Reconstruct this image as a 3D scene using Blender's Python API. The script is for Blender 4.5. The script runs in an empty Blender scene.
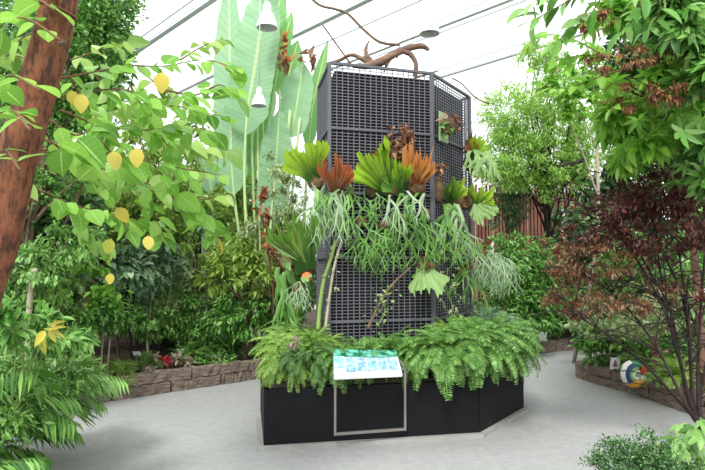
import bpy, math, random
import numpy as np
from mathutils import Vector
rng = np.random.default_rng(7); random.seed(7)
S = bpy.context.scene; C = S.collection; PI = math.pi
# ------------------------------------------------------------------ camera, world, sun, exposure
F = 568.0; PITCH = math.atan(30 / F); CAMZ = 1.6
cd = bpy.data.cameras.new('camera'); cam = bpy.data.objects.new('camera', cd); C.objects.link(cam)
cd.sensor_width = 36; cd.lens = 36 * F / 705; cd.clip_end = 200
cam.location = (0, 0, CAMZ); cam.rotation_euler = (PI / 2 + PITCH, 0, 0); S.camera = cam
W = bpy.data.worlds.new('world'); S.world = W; W.use_nodes = True
nt = W.node_tree; bg = nt.nodes['Background']
tc = nt.nodes.new('ShaderNodeTexCoord'); sx = nt.nodes.new('ShaderNodeSeparateXYZ'); cr = nt.nodes.new('ShaderNodeValToRGB')
nt.links.new(tc.outputs['Generated'], sx.inputs[0]); nt.links.new(sx.outputs['Z'], cr.inputs[0]); nt.links.new(cr.outputs[0], bg.inputs[0])
e = cr.color_ramp.elements; e[0].position = 0.0; e[0].color = (.50, .53, .55, 1); e[1].position = .35; e[1].color = (1, 1, 1, 1)
bg.inputs[1].default_value = 2.1
sd = bpy.data.lights.new('sun', 'SUN'); sd.energy = 4.0; sd.angle = math.radians(14); sd.color = (1, .985, .95)
so = bpy.data.objects.new('sun', sd); C.objects.link(so); so.rotation_euler = (math.radians(42), math.radians(-14), 0)
S.view_settings.view_transform = 'Standard'; S.view_settings.look = 'None'; S.view_settings.gamma = 1
S.view_settings.use_curve_mapping = False; S.view_settings.exposure = 0.12
S.cycles.max_bounces = 7; S.cycles.transparent_max_bounces = 12; S.cycles.diffuse_bounces = 4; S.cycles.glossy_bounces = 2; S.cycles.transmission_bounces = 4
S.cycles.sample_clamp_indirect = 6

# ------------------------------------------------------------------ helpers
def ray(u, v):
    x = (u - 352.5) / F; z = -(v - 235) / F; c, s = math.cos(PITCH), math.sin(PITCH)
    return np.array([x, c - s * z, s + c * z])
def P(u, v, d):                                   # a point of the place at distance d in front of the camera
    r = ray(u, v); r = r * (d / r[1]); r[2] += CAMZ; return r
def A(*p): return np.array(p, float)
def nrm(a):
    a = np.asarray(a, float); return a / np.maximum(np.linalg.norm(a, axis=-1, keepdims=True), 1e-9)
ORG = {}
def tag(o, label=None, cat=None, group=None, kind=None):
    if label: o['label'] = label
    if cat: o['category'] = cat
    if group: o['group'] = group
    if kind: o['kind'] = kind
    return o
def thing(name, label, cat, loc, group=None):
    o = bpy.data.objects.new(name, None); C.objects.link(o); o.location = Vector([float(x) for x in loc]); o.empty_display_size = .1
    ORG[o] = np.array(loc, float); return tag(o, label, cat, group)
class MB:
    def __init__(s): s.V = []; s.U = []; s.T = []; s.Q = []; s.n = 0
    def add(s, V, T=None, Q=None, U=None):
        V = np.asarray(V, float).reshape(-1, 3)
        if T is not None and len(T): s.T.append(np.asarray(T, int).reshape(-1, 3) + s.n)
        if Q is not None and len(Q): s.Q.append(np.asarray(Q, int).reshape(-1, 4) + s.n)
        s.V.append(V); s.U.append(np.zeros((len(V), 2)) if U is None else np.asarray(U, float)); s.n += len(V); return s
    def inst(s, tpl, pos, X, Y, Z, sc):
        V, T, Q, U = tpl; n = len(pos); k = len(V)
        if n == 0: return s
        sc = np.broadcast_to(np.asarray(sc, float).reshape(-1, 1) if np.ndim(sc) else np.full((n, 1), sc), (n, 1))
        R = np.stack([X, Y, Z], 1)                      # rows
        W_ = np.einsum('kj,njm->nkm', V, R) * sc[:, None, :] + pos[:, None, :]
        off = (np.arange(n) * k)[:, None, None]
        s.add(W_.reshape(-1, 3), (T[None] + off).reshape(-1, 3) if len(T) else None, (Q[None] + off).reshape(-1, 4) if len(Q) else None, np.tile(U, (n, 1)))
        return s
    def leaves(s, tpl, pos, d, up, sc):
        Y = nrm(d); Z = nrm(up - (up * Y).sum(1, keepdims=True) * Y); X = np.cross(Y, Z)
        return s.inst(tpl, pos, X, Y, Z, sc)
    def tube(s, pts, rad, n=6, cap=True):
        p = np.asarray(pts, float); m = len(p); rad = np.broadcast_to(np.asarray(rad, float), (m,))
        t = nrm(np.gradient(p, axis=0)); a = A(.31, .17, .93) if abs(t[0][2]) < .9 else A(1, .1, 0)
        V = []
        for i in range(m):
            x = nrm(np.cross(t[i], a)); y = np.cross(x, t[i]); a = y
            th = np.arange(n) * 2 * PI / n
            V.append(p[i] + rad[i] * (np.cos(th)[:, None] * x + np.sin(th)[:, None] * y))
        V = np.concatenate(V); Q = []
        for i in range(m - 1):
            for j in range(n): Q.append((i * n + j, i * n + (j + 1) % n, (i + 1) * n + (j + 1) % n, (i + 1) * n + j))
        T = []
        if cap:
            V = np.vstack([V, p[0], p[-1]])
            for j in range(n): T += [(m * n, (j + 1) % n, j), (m * n + 1, (m - 1) * n + j, (m - 1) * n + (j + 1) % n)]
        L = np.repeat(np.linspace(0, 1, m), n); U = np.zeros((len(V), 2)); U[:m * n, 1] = L
        return s.add(V, T, Q, U)
    def obox(s, c, ax, ay, az):                       # half-axis vectors
        c, ax, ay, az = map(lambda q: np.asarray(q, float), (c, ax, ay, az))
        V = [c + i * ax + j * ay + k * az for k in (-1, 1) for j in (-1, 1) for i in (-1, 1)]
        return s.add(V, None, [(0, 2, 3, 1), (4, 5, 7, 6), (0, 1, 5, 4), (2, 6, 7, 3), (0, 4, 6, 2), (1, 3, 7, 5)])
    def box(s, a, b):
        a, b = np.minimum(a, b), np.maximum(a, b); h = (b - a) / 2
        return s.obox((a + b) / 2, (h[0], 0, 0), (0, h[1], 0), (0, 0, h[2]))
    def grid(s, G, closed=False):                     # G: (m,n,3)
        m, n = G.shape[:2]; Q = []
        for i in range(m - 1):
            for j in range(n if closed else n - 1):
                Q.append((i * n + j, i * n + (j + 1) % n, (i + 1) * n + (j + 1) % n, (i + 1) * n + j))
        uu, vv = np.meshgrid(np.linspace(-1, 1, n), np.linspace(0, 1, m))
        return s.add(G.reshape(-1, 3), None, Q, np.stack([uu, vv], -1).reshape(-1, 2))
    def prism(s, poly, z0, z1):
        n = len(poly); V = [(x, y, z0) for x, y in poly] + [(x, y, z1) for x, y in poly]
        s.add(V, None, [(i, (i + 1) % n, n + (i + 1) % n, n + i) for i in range(n)])
        c = np.mean(np.array(poly, float), 0); k = s.n
        s.add([(x, y, z1) for x, y in poly] + [(c[0], c[1], z1)], [(i, (i + 1) % n, n) for i in range(n)])
        s.add([(x, y, z0) for x, y in poly] + [(c[0], c[1], z0)], [((i + 1) % n, i, n) for i in range(n)]); return s
    def lathe(s, c, prof, n=20):
        th = np.arange(n) * 2 * PI / n
        G = np.array([[(c[0] + r * math.cos(t), c[1] + r * math.sin(t), c[2] + z) for t in th] for r, z in prof])
        return s.grid(G, True)
    def build(s, name, mat, parent=None, org=None, smooth=True, label=None):
        V = np.concatenate(s.V); T = np.concatenate(s.T) if s.T else np.zeros((0, 3), int); Q = np.concatenate(s.Q) if s.Q else np.zeros((0, 4), int)
        U = np.concatenate(s.U)
        if parent is not None: o0 = ORG[parent]
        elif org is not None: o0 = np.array(org, float)
        else:
            o0 = (V.min(0) + V.max(0)) / 2; o0[2] = V[:, 2].min()
        V = V - o0; me = bpy.data.meshes.new(name); me.vertices.add(len(V)); me.vertices.foreach_set('co', V.astype(np.float32).ravel())
        li = np.concatenate([T.ravel(), Q.ravel()]); me.loops.add(len(li)); me.loops.foreach_set('vertex_index', li.astype(np.int32))
        me.polygons.add(len(T) + len(Q)); st = np.concatenate([np.arange(len(T)) * 3, len(T) * 3 + np.arange(len(Q)) * 4])
        me.polygons.foreach_set('loop_start', st.astype(np.int32))
        me.update(calc_edges=True); me.validate()
        uv = me.uv_layers.new(name='uv'); uv.data.foreach_set('uv', U[li].astype(np.float32).ravel())
        me.polygons.foreach_set('use_smooth', np.full(len(me.polygons), smooth)); me.materials.append(mat)
        o = bpy.data.objects.new(name, me); C.objects.link(o)
        if parent is not None: o.parent = parent; ORG[o] = o0
        else: o.location = Vector(o0.tolist()); ORG[o] = o0
        if label: o['label'] = label
        return o
def bez(pts, n=12):                                  # Catmull-Rom through points
    p = np.array(pts, float)
    if len(p) == 2: return p[0] + (p[1] - p[0]) * np.linspace(0, 1, n)[:, None]
    q = np.vstack([2 * p[0] - p[1], p, 2 * p[-1] - p[-2]]); out = []
    for i in range(1, len(q) - 2):
        t = np.linspace(0, 1, n, endpoint=False)[:, None]
        out.append(.5 * (2 * q[i] + (q[i + 1] - q[i - 1]) * t + (2 * q[i - 1] - 5 * q[i] + 4 * q[i + 1] - q[i + 2]) * t ** 2 + (-q[i - 1] + 3 * q[i] - 3 * q[i + 1] + q[i + 2]) * t ** 3))
    out.append(q[-2][None]); return np.vstack(out)

# ------------------------------------------------------------------ materials
def hexc(r, g, b):                                    # sRGB 0-255 to linear
    f = lambda c: (c / 255 / 12.92) if c / 255 <= .04045 else ((c / 255 + .055) / 1.055) ** 2.4
    return (f(r), f(g), f(b), 1)
def ramp(nt, cols, interp='LINEAR'):
    n = nt.nodes.new('ShaderNodeValToRGB'); n.color_ramp.interpolation = interp; e = n.color_ramp.elements
    for i, (p, c) in enumerate(cols):
        if i < 2: e[i].position = p; e[i].color = c
        else: x = e.new(p); x.color = c
    return n
def leafmat(name, cols, trans=.35, rough=.5, veins=0, rib=None, interp='LINEAR', spec=.3, grad=None):
    m = bpy.data.materials.new(name); m.use_nodes = True; t = m.node_tree; N = t.nodes; L = t.links; N.remove(N['Principled BSDF'])
    g = N.new('ShaderNodeNewGeometry'); n = len(cols); r = ramp(t, [(i / max(1, n - 1), hexc(*c)) for i, c in enumerate(cols)], interp)
    L.new(g.outputs['Random Per Island'], r.inputs[0]); col = r.outputs[0]
    pr = N.new('ShaderNodeBsdfPrincipled'); pr.inputs['Roughness'].default_value = rough * .85; pr.inputs['Specular IOR Level'].default_value = spec + .15
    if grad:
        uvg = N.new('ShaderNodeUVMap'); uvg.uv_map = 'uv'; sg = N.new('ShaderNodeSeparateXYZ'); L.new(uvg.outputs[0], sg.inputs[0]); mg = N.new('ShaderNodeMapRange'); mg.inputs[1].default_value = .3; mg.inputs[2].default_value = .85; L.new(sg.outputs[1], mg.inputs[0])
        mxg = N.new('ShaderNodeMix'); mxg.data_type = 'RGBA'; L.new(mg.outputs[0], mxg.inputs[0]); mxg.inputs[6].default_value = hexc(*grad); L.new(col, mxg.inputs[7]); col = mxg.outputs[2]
    if veins or rib:
        uv = N.new('ShaderNodeUVMap'); uv.uv_map = 'uv'; sep = N.new('ShaderNodeSeparateXYZ'); L.new(uv.outputs[0], sep.inputs[0])
        ab = N.new('ShaderNodeMath'); ab.operation = 'ABSOLUTE'; L.new(sep.outputs[0], ab.inputs[0])
        if rib:
            mr = N.new('ShaderNodeMapRange'); mr.inputs[1].default_value = .04; mr.inputs[2].default_value = .09; mr.inputs[3].default_value = 1; mr.inputs[4].default_value = 0
            L.new(ab.outputs[0], mr.inputs[0]); mx = N.new('ShaderNodeMix'); mx.data_type = 'RGBA'; L.new(mr.outputs[0], mx.inputs[0]); L.new(col, mx.inputs[6]); mx.inputs[7].default_value = hexc(*rib); col = mx.outputs[2]
        if veins:
            s1 = N.new('ShaderNodeMath'); s1.operation = 'MULTIPLY_ADD'; s1.inputs[1].default_value = -.05; L.new(ab.outputs[0], s1.inputs[0]); L.new(sep.outputs[1], s1.inputs[2])
            s2 = N.new('ShaderNodeMath'); s2.operation = 'MULTIPLY'; s2.inputs[1].default_value = veins; L.new(s1.outputs[0], s2.inputs[0])
            s3 = N.new('ShaderNodeMath'); s3.operation = 'SINE'; L.new(s2.outputs[0], s3.inputs[0])
            hs = N.new('ShaderNodeHueSaturation'); ma = N.new('ShaderNodeMath'); ma.operation = 'MULTIPLY_ADD'; ma.inputs[1].default_value = .05; ma.inputs[2].default_value = 1.0
            L.new(s3.outputs[0], ma.inputs[0]); L.new(ma.outputs[0], hs.inputs['Value']); L.new(col, hs.inputs['Color']); col = hs.outputs[0]
    tr = N.new('ShaderNodeBsdfTranslucent'); hs2 = N.new('ShaderNodeHueSaturation'); hs2.inputs['Saturation'].default_value = .95; hs2.inputs['Value'].default_value = 1.2; hs2.inputs['Hue'].default_value = .492
    L.new(col, hs2.inputs['Color']); L.new(hs2.outputs[0], tr.inputs[0]); L.new(col, pr.inputs['Base Color'])
    mi = N.new('ShaderNodeMixShader'); mi.inputs[0].default_value = trans; L.new(pr.outputs[0], mi.inputs[1]); L.new(tr.outputs[0], mi.inputs[2]); L.new(mi.outputs[0], N['Material Output'].inputs[0])
    return m
def mat(name, c1, c2=None, scale=6, rough=.7, metal=0, bump=0, stretch=(1, 1, 1), detail=4, lo=.35, hi=.65, c3=None, spec=.4):
    m = bpy.data.materials.new(name); m.use_nodes = True; t = m.node_tree; N = t.nodes; L = t.links; pr = N['Principled BSDF']
    pr.inputs['Roughness'].default_value = rough; pr.inputs['Metallic'].default_value = metal; pr.inputs['Base Color'].default_value = hexc(*c1); pr.inputs['Specular IOR Level'].default_value = spec
    if c2 or bump:
        tc = N.new('ShaderNodeTexCoord'); mp = N.new('ShaderNodeMapping'); mp.inputs['Scale'].default_value = stretch; no = N.new('ShaderNodeTexNoise')
        no.inputs['Scale'].default_value = scale; no.inputs['Detail'].default_value = detail; no.inputs['Roughness'].default_value = .65
        L.new(tc.outputs['Object'], mp.inputs[0]); L.new(mp.outputs[0], no.inputs[0])
        if c2:
            cs = [(lo, hexc(*c1)), (hi, hexc(*c2))]
            if c3: cs.append((min(1, hi + .12), hexc(*c3)))
            r = ramp(t, cs); L.new(no.outputs['Fac'], r.inputs[0]); L.new(r.outputs[0], pr.inputs['Base Color'])
        if bump:
            b = N.new('ShaderNodeBump'); b.inputs['Strength'].default_value = bump; b.inputs['Distance'].default_value = .02; L.new(no.outputs['Fac'], b.inputs['Height']); L.new(b.outputs[0], pr.inputs['Normal'])
    return m
M = {}
M['pave'] = mat('pale_concrete', (146, 145, 145), (158, 157, 156), scale=16, rough=.8, bump=.25, detail=12)
M['soil'] = mat('dark_soil', (40, 30, 22), (74, 58, 42), scale=14, rough=.95, bump=.8, c3=(92, 78, 50))
M['sleeper'] = mat('weathered_timber', (76, 62, 54), (146, 130, 118), scale=7, rough=.85, bump=.6, stretch=(1.2, 1.2, 9), detail=8, c3=(70, 56, 48))
M['moss'] = leafmat('moss', [(120, 130, 50), (150, 160, 60), (90, 110, 40)], .2)
M['black'] = mat('black_board', (12, 12, 14), (19, 19, 22), scale=4, rough=.6, bump=.05, spec=.2)
M['liner'] = mat('dark_brown_board', (52, 42, 38), (70, 60, 54), scale=9, rough=.8, stretch=(1, 1, 6))
M['curb'] = mat('grey_concrete_curb', (140, 140, 136), (156, 156, 152), scale=7, rough=.8)
M['grate'] = mat('charcoal_plastic', (108, 106, 114), rough=.45)
M['rail'] = mat('grey_plastic_rail', (92, 92, 99), rough=.45)
M['core'] = mat('painted_dark_core', (10, 9, 11), (17, 15, 17), scale=10, rough=.9)  # near black, paints the dark of the hollow tower inside
M['steel'] = mat('brushed_steel', (136, 130, 126), rough=.45, metal=.5)
M['alu'] = mat('pale_aluminium', (232, 235, 238), rough=.5)
M['alu2'] = mat('dull_aluminium', (198, 204, 212), rough=.5)
M['white'] = mat('white_paint', (232, 232, 230), rough=.5)
M['wood'] = mat('driftwood', (92, 68, 56), (140, 112, 94), scale=8, rough=.85, bump=.5, stretch=(1, 1, 3))
M['redbark'] = mat('reddish_bark', (74, 44, 32), (142, 86, 58), scale=24, rough=.8, bump=1.2, stretch=(1.3, 1.3, .45), detail=9, c3=(104, 76, 56), lo=.4, hi=.56)
M['bark'] = mat('grey_brown_bark', (92, 74, 58), (130, 110, 90), scale=12, rough=.9, bump=.5, stretch=(1, 1, .4))
M['darkbark'] = mat('dark_bark', (34, 26, 26), (56, 42, 38), scale=14, rough=.85)
M['palebark'] = mat('pale_bark', (150, 140, 118), (176, 168, 146), scale=10, rough=.85, stretch=(1, 1, .4))
M['rustbark'] = mat('rusty_trunk', (96, 70, 56), (128, 98, 80), scale=10, rough=.85, stretch=(1, 1, .5))
M['twig'] = mat('brown_twig', (110, 84, 56), rough=.8)
M['greenstem'] = mat('green_stem', (112, 138, 66), (134, 156, 84), scale=8, rough=.6)
M['slat'] = mat('red_brown_slats', (104, 62, 50), (136, 90, 72), scale=5, rough=.8, stretch=(3, 3, .3))
M['wire'] = mat('rusty_wire', (120, 78, 52), rough=.6)
def glassmat():
    m = bpy.data.materials.new('greenhouse_glass'); m.use_nodes = True; t = m.node_tree; N = t.nodes; L = t.links; N.remove(N['Principled BSDF'])
    tr = N.new('ShaderNodeBsdfTransparent'); tr.inputs[0].default_value = (.95, .97, .97, 1); gl = N.new('ShaderNodeBsdfGlossy'); gl.inputs['Roughness'].default_value = .1
    mi = N.new('ShaderNodeMixShader'); mi.inputs[0].default_value = .03
    L.new(tr.outputs[0], mi.inputs[1]); L.new(gl.outputs[0], mi.inputs[2]); L.new(mi.outputs[0], N['Material Output'].inputs[0]); return m
M['glass'] = glassmat()
LM = {
 'bright': leafmat('bright_green_leaf', [(78, 132, 36), (122, 182, 56), (150, 202, 76), (98, 154, 46), (170, 214, 100), (116, 172, 56)], .45, .45),
 'veined': leafmat('veined_bright_leaf', [(84, 138, 42), (128, 184, 64), (154, 204, 86), (104, 158, 52), (172, 214, 108)], .45, .45, veins=42, rib=(168, 206, 110)),
 'yellowleaf': leafmat('yellow_leaf', [(206, 190, 72), (216, 200, 96), (190, 170, 60), (176, 180, 70)], .4),
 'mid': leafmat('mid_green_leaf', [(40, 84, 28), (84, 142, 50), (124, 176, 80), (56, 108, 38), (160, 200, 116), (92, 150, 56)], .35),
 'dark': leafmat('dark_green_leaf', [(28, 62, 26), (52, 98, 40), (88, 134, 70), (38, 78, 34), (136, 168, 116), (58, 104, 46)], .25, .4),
 'bluegreen': leafmat('grey_green_leaf', [(76, 116, 78), (128, 164, 122), (178, 204, 168), (64, 100, 60), (152, 184, 140), (98, 140, 88)], .3, .4),
 'lime': leafmat('lime_leaf', [(104, 150, 56), (152, 196, 82), (188, 218, 124), (126, 174, 66), (200, 226, 146)], .5),
 'pale': leafmat('pale_variegated_leaf', [(120, 146, 90), (186, 200, 150), (96, 130, 66), (170, 184, 120), (206, 214, 178)], .35),
 'yellowgreen': leafmat('yellow_green_leaf', [(96, 136, 46), (166, 192, 84), (124, 162, 60), (190, 208, 118), (84, 122, 44)], .4),
 'maroon': leafmat('maroon_leaf', [(72, 34, 36), (112, 52, 44), (58, 34, 38), (134, 76, 56), (92, 70, 56), (78, 44, 50), (150, 108, 94)], .35, .4),
 'russet': leafmat('russet_leaf', [(112, 62, 46), (160, 96, 58), (92, 60, 52), (124, 116, 66), (168, 138, 118), (92, 100, 58), (140, 78, 56)], .35),
 'brown': leafmat('dry_brown_leaf', [(134, 92, 54), (110, 74, 48), (158, 112, 66), (92, 66, 44)], .2, .7),
 'driedpink': leafmat('dried_pinkish_leaf', [(150, 108, 88), (184, 146, 122), (120, 82, 62), (98, 66, 48)], .2, .7),
 'fern': leafmat('fern_green', [(62, 104, 42), (104, 150, 66), (136, 180, 92), (80, 124, 52), (150, 190, 112)], .3),
 'fernlight': leafmat('light_fern_green', [(92, 134, 50), (144, 182, 80), (168, 200, 106), (110, 152, 60), (182, 210, 128)], .35),
 'ferndark': leafmat('dark_fern_green', [(60, 98, 52), (84, 124, 66), (116, 150, 88)], .25),
 'antler': leafmat('antler_green', [(66, 112, 46), (112, 160, 66), (88, 134, 54), (140, 186, 90)], .3),
 'antlergrey': leafmat('antler_grey_green', [(130, 156, 116), (164, 184, 148), (104, 136, 92)], .25),
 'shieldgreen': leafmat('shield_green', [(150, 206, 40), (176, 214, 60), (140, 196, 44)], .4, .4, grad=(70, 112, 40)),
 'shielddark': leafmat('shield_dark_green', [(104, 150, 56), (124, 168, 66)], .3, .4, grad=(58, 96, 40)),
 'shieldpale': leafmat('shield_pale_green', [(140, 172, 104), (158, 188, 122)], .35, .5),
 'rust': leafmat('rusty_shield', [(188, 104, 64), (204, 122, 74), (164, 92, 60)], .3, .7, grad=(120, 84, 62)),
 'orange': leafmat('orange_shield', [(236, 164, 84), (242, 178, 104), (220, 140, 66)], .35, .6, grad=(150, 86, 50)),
 'banana': leafmat('banana_leaf', [(142, 184, 142), (154, 194, 152), (166, 202, 162)], .5, .45, veins=190, rib=(206, 224, 168)),
 'bananagreen': leafmat('banana_green_leaf', [(108, 164, 92), (128, 180, 108)], .45, .45, veins=150, rib=(196, 220, 130)),
 'pink': leafmat('caladium_pink_leaf', [(196, 168, 160), (176, 150, 140), (150, 160, 120), (206, 190, 182)], .3),
 'red': leafmat('red_leaf', [(190, 44, 60), (214, 70, 84), (160, 40, 50)], .3),
 'coleus': leafmat('orange_brown_leaf', [(150, 84, 52), (176, 104, 66), (120, 70, 48), (110, 120, 60)], .3),
}
# ------------------------------------------------------------------ leaf templates (unit length along +Y)
E3 = np.zeros((0, 3), int); E4 = np.zeros((0, 4), int)
def T_simple(w=.5):
    V = A((0, 0, 0), (w / 2, .45, .05), (0, 1, -.06), (-w / 2, .45, .05)); return V, np.array([(0, 1, 2), (0, 2, 3)]), E4, V[:, :2].copy()
def T_ovate(w=.5, n=5, curl=.18, pk=.8, fold=.10, stalk=0.0):
    V = []; U = []
    for i in range(n + 1):
        t = i / n; hw = w / 2 * max(0.0, math.sin(PI * t ** pk)) ** .8; z = -curl * t * t; y = stalk + (1 - stalk) * t
        for sgn in (-1, 0, 1): V.append((sgn * hw, y, z + (fold * hw / (w / 2) * abs(sgn)))); U.append((sgn, t))
    Q = []
    for i in range(n):
        a = i * 3
        for k in (0, 1): Q.append((a + k, a + k + 1, a + k + 4, a + k + 3))
    V = np.array(V); U = np.array(U, float); T = E3
    if stalk:
        V = np.vstack([V, (-.012, 0, .0), (.012, 0, 0), (0, stalk * 1.05, 0)]); U = np.vstack([U, [(0, 0)] * 3]); T = np.array([(len(V) - 3, len(V) - 2, len(V) - 1)])
    return V, T, np.array(Q), U
def merge(parts):
    V = []; T = []; Q = []; U = []; n = 0
    for v, t, q, u in parts:
        V.append(v); U.append(u)
        if len(t): T.append(t + n)
        if len(q): Q.append(q + n)
        n += len(v)
    return np.vstack(V), (np.vstack(T) if T else E3), (np.vstack(Q) if Q else E4), np.vstack(U)
def rotz(tpl, a, tilt=0, sc=1, off=(0, 0, 0)):
    V, T, Q, U = tpl; V = V * sc; c, s = math.cos(tilt), math.sin(tilt); V = V @ np.array([[1, 0, 0], [0, c, s], [0, -s, c]])
    c, s = math.cos(a), math.sin(a); V = V @ np.array([[c, s, 0], [-s, c, 0], [0, 0, 1]]) + np.array(off); return V, T, Q, U
def T_palmate(k=7, span=2.3, w=.3, n=4):
    return merge([rotz(T_ovate(w, n, .3, .9, .05), -span + 2 * span * i / (k - 1), -.15, 1 - .25 * abs(2 * i / (k - 1) - 1)) for i in range(k)])
def arch(L=1., e0=1.0, e1=-1.2, n=12):                # a curve in the YZ plane
    t = np.linspace(0, 1, n + 1); a = e0 + (e1 - e0) * t; dy = np.cos(a) * L / n; dz = np.sin(a) * L / n
    p = np.stack([np.zeros(n + 1), np.concatenate([[0], np.cumsum(dy[:-1])]), np.concatenate([[0], np.cumsum(dz[:-1])])], 1); return p, a
def T_frond(pairs=16, e0=1.0, e1=-1.1, pl=.2, pw=.05, bare=.12, droop=.25, fwd=.35, stemw=.012, tip=.25, jit=.1):
    p, a = arch(1, e0, e1, 12); V = []; T = []; Q = []
    n = len(p)
    for i in range(n): w = stemw * (1 - .7 * i / (n - 1)); V += [p[i] + A(-w, 0, 0), p[i] + A(w, 0, 0)]
    for i in range(n - 1): Q.append((2 * i, 2 * i + 1, 2 * i + 3, 2 * i + 2))
    for k in range(pairs):
        t = bare + (1 - bare) * (k + .5) / pairs; x = t * (n - 1); i = min(n - 2, int(x)); q = p[i] + (p[i + 1] - p[i]) * (x - i); an = a[i]
        ty = A(0, math.cos(an), math.sin(an)); tz = A(0, -math.sin(an), math.cos(an))
        l = pl * (math.sin(PI * (.12 + .88 * (1 - (t - bare) / (1 - bare)))) * .6 + .4 * (1 - t) + tip * t) * (1 + jit * (random.random() - .5))
        for s in (-1, 1):
            d = nrm(A(s, 0, 0) + fwd * ty - droop * tz * random.uniform(.5, 1.4)); wv = ty * pw / 2; b = len(V)
            V += [q, q + d * l * .45 + wv, q + d * l - tz * l * droop * .4, q + d * l * .45 - wv]; T += [(b, b + 1, b + 2), (b, b + 2, b + 3)]
    V = np.array(V); return V, np.array(T), np.array(Q), V[:, :2] * 0
def T_strap(w=.05, e0=1.1, e1=-.9, n=7):
    p, a = arch(1, e0, e1, n); V = []; U = []
    for i in range(n + 1):
        t = i / n; hw = w / 2 * (math.sin(PI * (.15 + .85 * t)) + .15 * (1 - t)) if i < n else .001
        tz = A(0, -math.sin(a[i]), math.cos(a[i]))
        for s in (-1, 0, 1): V.append(p[i] + A(s * hw, 0, 0) + tz * hw * .35 * abs(s)); U.append((s, t))
    Q = [(i * 3 + k, i * 3 + k + 1, i * 3 + k + 4, i * 3 + k + 3) for i in range(n) for k in (0, 1)]
    return np.array(V), E3, np.array(Q), np.array(U, float)
TS = T_simple(); TSn = T_simple(.3); TO = T_ovate(.5, 4); TOb = T_ovate(.68, 7, .22, .85, .06, stalk=.10); TOl = T_ovate(.34, 6, .28, .85, .07, stalk=.06)
TPal = T_palmate(); TPal5 = T_palmate(5, 1.5, .36)
TF1 = T_frond(22, 1.0, -1.1, .15, .032); TF2 = T_frond(22, .75, -1.6, .14, .032, droop=.4); TF3 = T_frond(20, 1.25, -.5, .15, .034); TFfine = T_frond(26, .95, -1.2, .13, .022, .08, .2, .5); TFwide = T_frond(18, .9, -.9, .34, .06, .15, .3, .5, tip=.2)
TSt = T_strap(); TStd = T_strap(.05, .7, -1.4); TStu = T_strap(.06, 1.35, .6)
TBoat = T_strap(.1, .9, -.5)

# ------------------------------------------------------------------ plant builders
def cl(u, v, d, ru, rv, n, rd=None):                   # one leafy mass: centre pixel, distance, radii in px, number of leaves
    k = d / F; c = P(u, v, d); return (c, A(ru * k, (rd if rd is not None else max(ru, rv) * k * .8), rv * k), n)
def sample(c, r, n, shell=2.4, zmin=.24):
    x = nrm(rng.normal(size=(n, 3))) * rng.random((n, 1)) ** (1 / shell); p = c + x * r
    # break the mass into sprays
    k = max(4, n // 55); cen = c + nrm(rng.normal(size=(k, 3))) * rng.random((k, 1)) ** (1 / shell) * r; idx = rng.integers(0, k, n)
    q = cen[idx] + rng.normal(size=(n, 3)) * r * A(.12, .12, .085); w = rng.random(n) < .84; p[w] = q[w]
    p[:, 2] = np.where(p[:, 2] < zmin, zmin + rng.random(n) * .06, p[:, 2]); return p
def foliage(mb, tpl, cls, size, var=.3, droop=.25, upw=1.0, out=.7, zmin=.24):
    fine = tpl is TS or tpl is TSn or tpl is TO or tpl is TOl
    if fine: size *= .78
    for c, r, n in cls:
        if fine: n = int(n * 1.7)
        p = sample(c, r, n, zmin=zmin); o = nrm((p - c) / r); d = o * out + rng.normal(size=(n, 3)) * .6; d[:, 2] -= droop
        up = rng.normal(size=(n, 3)) * .5; up[:, 2] += upw; up += o * .3
        mb.leaves(tpl, p, d, up, size * (1 + var * (rng.random(n) * 2 - 1)))
    return mb
def limbs(mb, path, targets, r0, n=6, rt=.25, twig=True):
    path = np.array(path, float); pp = bez(path, 8); m = len(pp)
    mb.tube(pp, np.linspace(r0, r0 * .45, m), n)
    for c in targets:
        c = np.array(c, float); j = int(m * random.uniform(.35, .95)); s = pp[min(m - 1, j)]
        mid = (s + c) / 2 + A(random.uniform(-.1, .1), random.uniform(-.1, .1), random.uniform(-.05, .15)) * np.linalg.norm(c - s)
        b = bez([s, mid, c], 6); mb.tube(b, np.linspace(r0 * rt * 1.6, r0 * rt * .4, len(b)), 5)
    return mb
def sprout(cls, k=4):                                  # more targets inside every mass
    out = []
    for c, r, n in cls:
        for _ in range(k): out.append(c + nrm(rng.normal(size=3)) * r * .75)
    return [t if t[2] > .3 else A(t[0], t[1], .35) for t in out]
def shrub(name, label, cat, base, cls, leaf, size, tpl=TO, bark='bark', r0=.03, path=None, droop=.25, group=None, k=4, part='stems', fname='foliage', out=.7, upw=1.0, extra=None):
    base = A(*base); t = thing(name, label, cat, base, group)
    c0 = np.mean([c for c, r, n in cls], 0)
    if path is None: path = [base, base * .5 + c0 * .5 + A(.05, 0, 0), c0]
    else: path = [base] + [A(*p) for p in path]
    limbs(MB(), path, sprout(cls, k), r0).build(part, M[bark], t)
    foliage(MB(), tpl, cls, size, droop=droop, out=out, upw=upw).build(fname, LM[leaf], t)
    for nm, lf, cls2, sz, tp in (extra or []): foliage(MB(), tp, cls2, sz, droop=droop).build(nm, LM[lf], t)
    return t
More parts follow.
